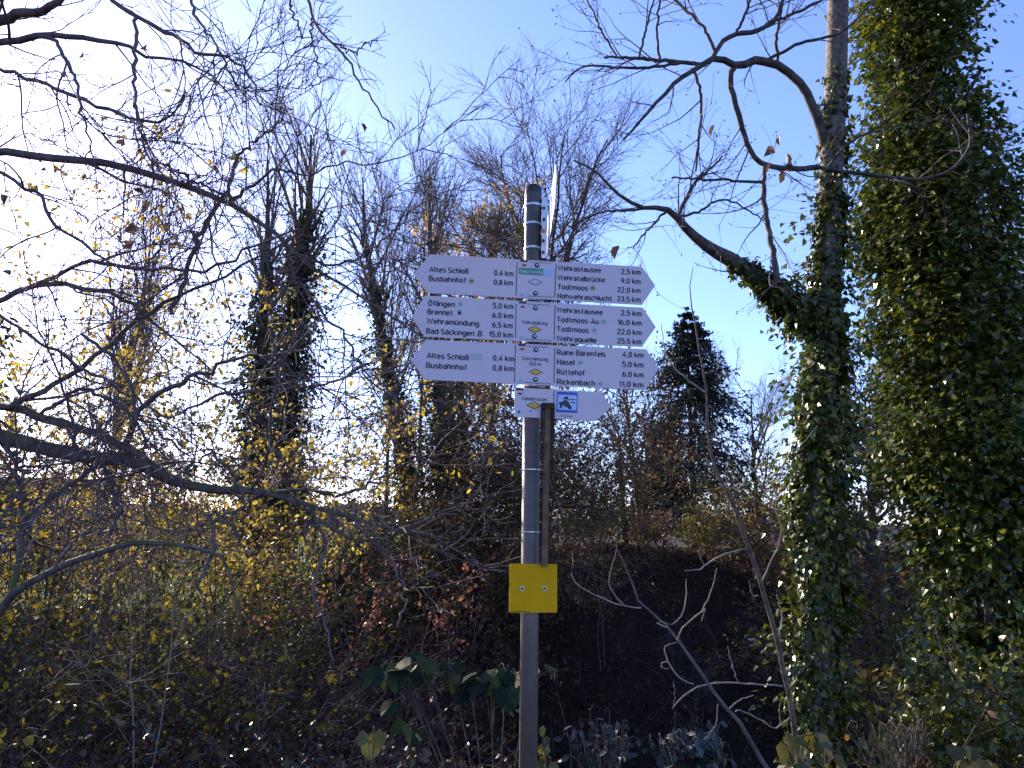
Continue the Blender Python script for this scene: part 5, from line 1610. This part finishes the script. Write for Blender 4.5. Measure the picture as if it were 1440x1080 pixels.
# ------------------------------------------------------------------ leaf litter and ground cover
rng = np.random.default_rng(170)
n_ = 42000
yy = 4.0 + 20.0 * rng.random(n_) ** 0.9
xx = rng.uniform(-0.95, 0.95, n_) * (yy + 1.5)
zz = ground_z(xx, yy) + rng.uniform(0.0, 0.05, n_)
mb = MB()
leaves(mb, rng, np.stack([xx, yy, zz], 1), rng.normal(0, 1, (n_, 3)) * np.array([1, 1, 0.4]), rng.normal(0, 0.5, (n_, 3)) + np.array([0, -0.2, 1]), rng.uniform(0.06, 0.13, n_), CURL)
o = setting('leaf_litter', mb, M['litter'], 'stuff', smooth=False)
n_ = 2600                                                   # thin dead stems and tangles on the slopes
yy = 5.5 + 19.5 * rng.random(n_)
xx = rng.uniform(-0.85, 0.85, n_) * (yy + 1.0)
L = rng.uniform(0.25, 1.3, n_)
d = nrm(np.stack([rng.normal(0, 0.5, n_), rng.normal(-0.15, 0.4, n_), np.ones(n_) * 0.9], 1))
P = np.zeros((n_, 7, 3))
P[:, 0] = np.stack([xx, yy, ground_z(xx, yy) - 0.03], 1)
for q in range(1, 7):
    d = nrm(d + rng.normal(0, 0.15, (n_, 3)) + np.array([0, 0, -0.10]))
    P[:, q] = P[:, q - 1] + d * (L / 6)[:, None]
mb = MB()
R = 0.004 * rng.uniform(0.6, 1.5, (n_, 1)) * np.linspace(1, 0.4, 7)[None]
tubes(mb, P, R, 3)
g = grow(rng, P, R, 4, 0.25, 1.0, 0.35, 0.8, 5, 0.16, -0.04, rs=0.6, rmin=0.002)
tubes(mb, *g, 3)
mi = MB()
leaves_on(mb, rng, g[0], 14000, 0.06, DIA, 0.2, 0.03, mi=1)
setting('undergrowth', mb, [M['brown_twig'], M['litter']], 'stuff', smooth=False)
n_ = 5200                                                   # dry fallen stems and leaves along the lip of the far bank
xx = rng.uniform(-3, 14, n_)
yy = 22.2 + 1.8 * rng.random(n_)
mb = MB()
leaves(mb, rng, np.stack([xx, yy, ground_z(xx, yy) + rng.uniform(0, 0.16, n_)], 1), rng.normal(0, 1, (n_, 3)) + np.array([0, 0, 0.5]), rng.normal(0, 1, (n_, 3)), rng.uniform(0.08, 0.2, n_), CURL)
setting('dry_leaves', mb, M['brown_leaf'], 'stuff', smooth=False)
n_ = 26000                                                  # grass on the lawn beyond, at the left
yy = 24 + 30 * rng.random(n_)
xx = rng.uniform(-0.85, -0.1, n_) * yy
mb = MB()
leaves(mb, rng, np.stack([xx, yy, ground_z(xx, yy)], 1), rng.normal(0, 0.3, (n_, 3)) + np.array([0, 0, 1]), rng.normal(0, 1, (n_, 3)), rng.uniform(0.10, 0.22, n_), ([(-0.06, 0, 0), (0, 1, 0), (0.06, 0, 0)], [[(0, 2, 1)]]))
setting('grass', mb, M['grass'], 'stuff', smooth=False)


# ------------------------------------------------------------------ houses far off at the left
def house(label, px, Y, w, dp, hw, hr, rot, wall, roof):
    x = at(px, 745, Y).x
    z = gz(x, Y)
    root = thing('house', label, 'house', (x, Y, z), 'houses beyond the lawn')
    ca, sa = math.cos(rot), math.sin(rot)

    def W(p):
        return (x + p[0] * ca - p[1] * sa, Y + p[0] * sa + p[1] * ca, z + p[2])
    a, b = w / 2, dp / 2
    mb = MB()
    v = [W(p) for p in ((-a, -b, -.3), (a, -b, -.3), (a, b, -.3), (-a, b, -.3), (-a, -b, hw), (a, -b, hw), (a, b, hw), (-a, b, hw), (-a, 0, hw + hr), (a, 0, hw + hr))]
    mb.add(v, [[(0, 1, 5, 4), (2, 3, 7, 6)], [(1, 2, 6, 9, 5), (3, 0, 4, 8, 7)]])
    part('wall', mb, M[wall], root)
    mb = MB()
    o_ = 0.5
    k = hr / b
    for s in (-1, 1):
        p0, p1 = (-a - o_, s * (b + o_), hw - k * o_ + 0.06), (a + o_, s * (b + o_), hw - k * o_ + 0.06)
        q0, q1 = (-a - o_, 0, hw + hr + 0.06), (a + o_, 0, hw + hr + 0.06)
        vv = [W(p) for p in (p0, p1, q1, q0)] + [W((p[0], p[1], p[2] + 0.18)) for p in (p0, p1, q1, q0)]
        mb.add(vv, [[(0, 1, 2, 3), (7, 6, 5, 4), (0, 4, 5, 1), (3, 2, 6, 7), (0, 3, 7, 4), (1, 5, 6, 2)]])
    rf = part('roof', mb, M[roof], root)
    mb = MB()
    box(mb, W((a * 0.4, b * 0.3, hw + hr * 0.9 + 0.3)), (0.3 * ca, 0.3 * sa, 0), (-0.3 * sa, 0.3 * ca, 0), (0, 0, 0.8))
    part('chimney', mb, M['roof_brown'], rf)
    for i_ in range(3):
        mb = MB()
        cx = -a + w * (i_ + 0.5) / 3
        for cz in ((1.5,) if hw < 4 else (1.5, 4.2)):
            box(mb, W((cx, -b - 0.01, cz)), (0.55 * ca, 0.55 * sa, 0), (-0.04 * sa, 0.04 * ca, 0), (0, 0, 0.65))
        part('window', mb, M['window_glass'], root)


M['wall_white'] = plain_mat('wall_white', (0.55, 0.55, 0.56), rough=0.9, var=0.08, scale=2)
M['wall_cream'] = plain_mat('wall_cream', (0.50, 0.46, 0.40), rough=0.9, var=0.08, scale=2)
M['roof_brown'] = plain_mat('roof_brown', (0.10, 0.06, 0.05), rough=0.8, var=0.3, scale=4)
M['roof_grey'] = plain_mat('roof_grey', (0.10, 0.10, 0.12), rough=0.8, var=0.3, scale=4)
M['window_glass'] = plain_mat('window_glass', (0.03, 0.035, 0.04), rough=0.1)
house('brown-roofed house half hidden by branches at the left edge', 20, 62, 11, 8, 3.6, 3.0, 0.25, 'wall_white', 'roof_brown')
house('low grey-roofed house showing through leaves right of the brown-roofed one', 178, 74, 13, 8, 3.2, 2.0, -0.1, 'wall_cream', 'roof_grey')
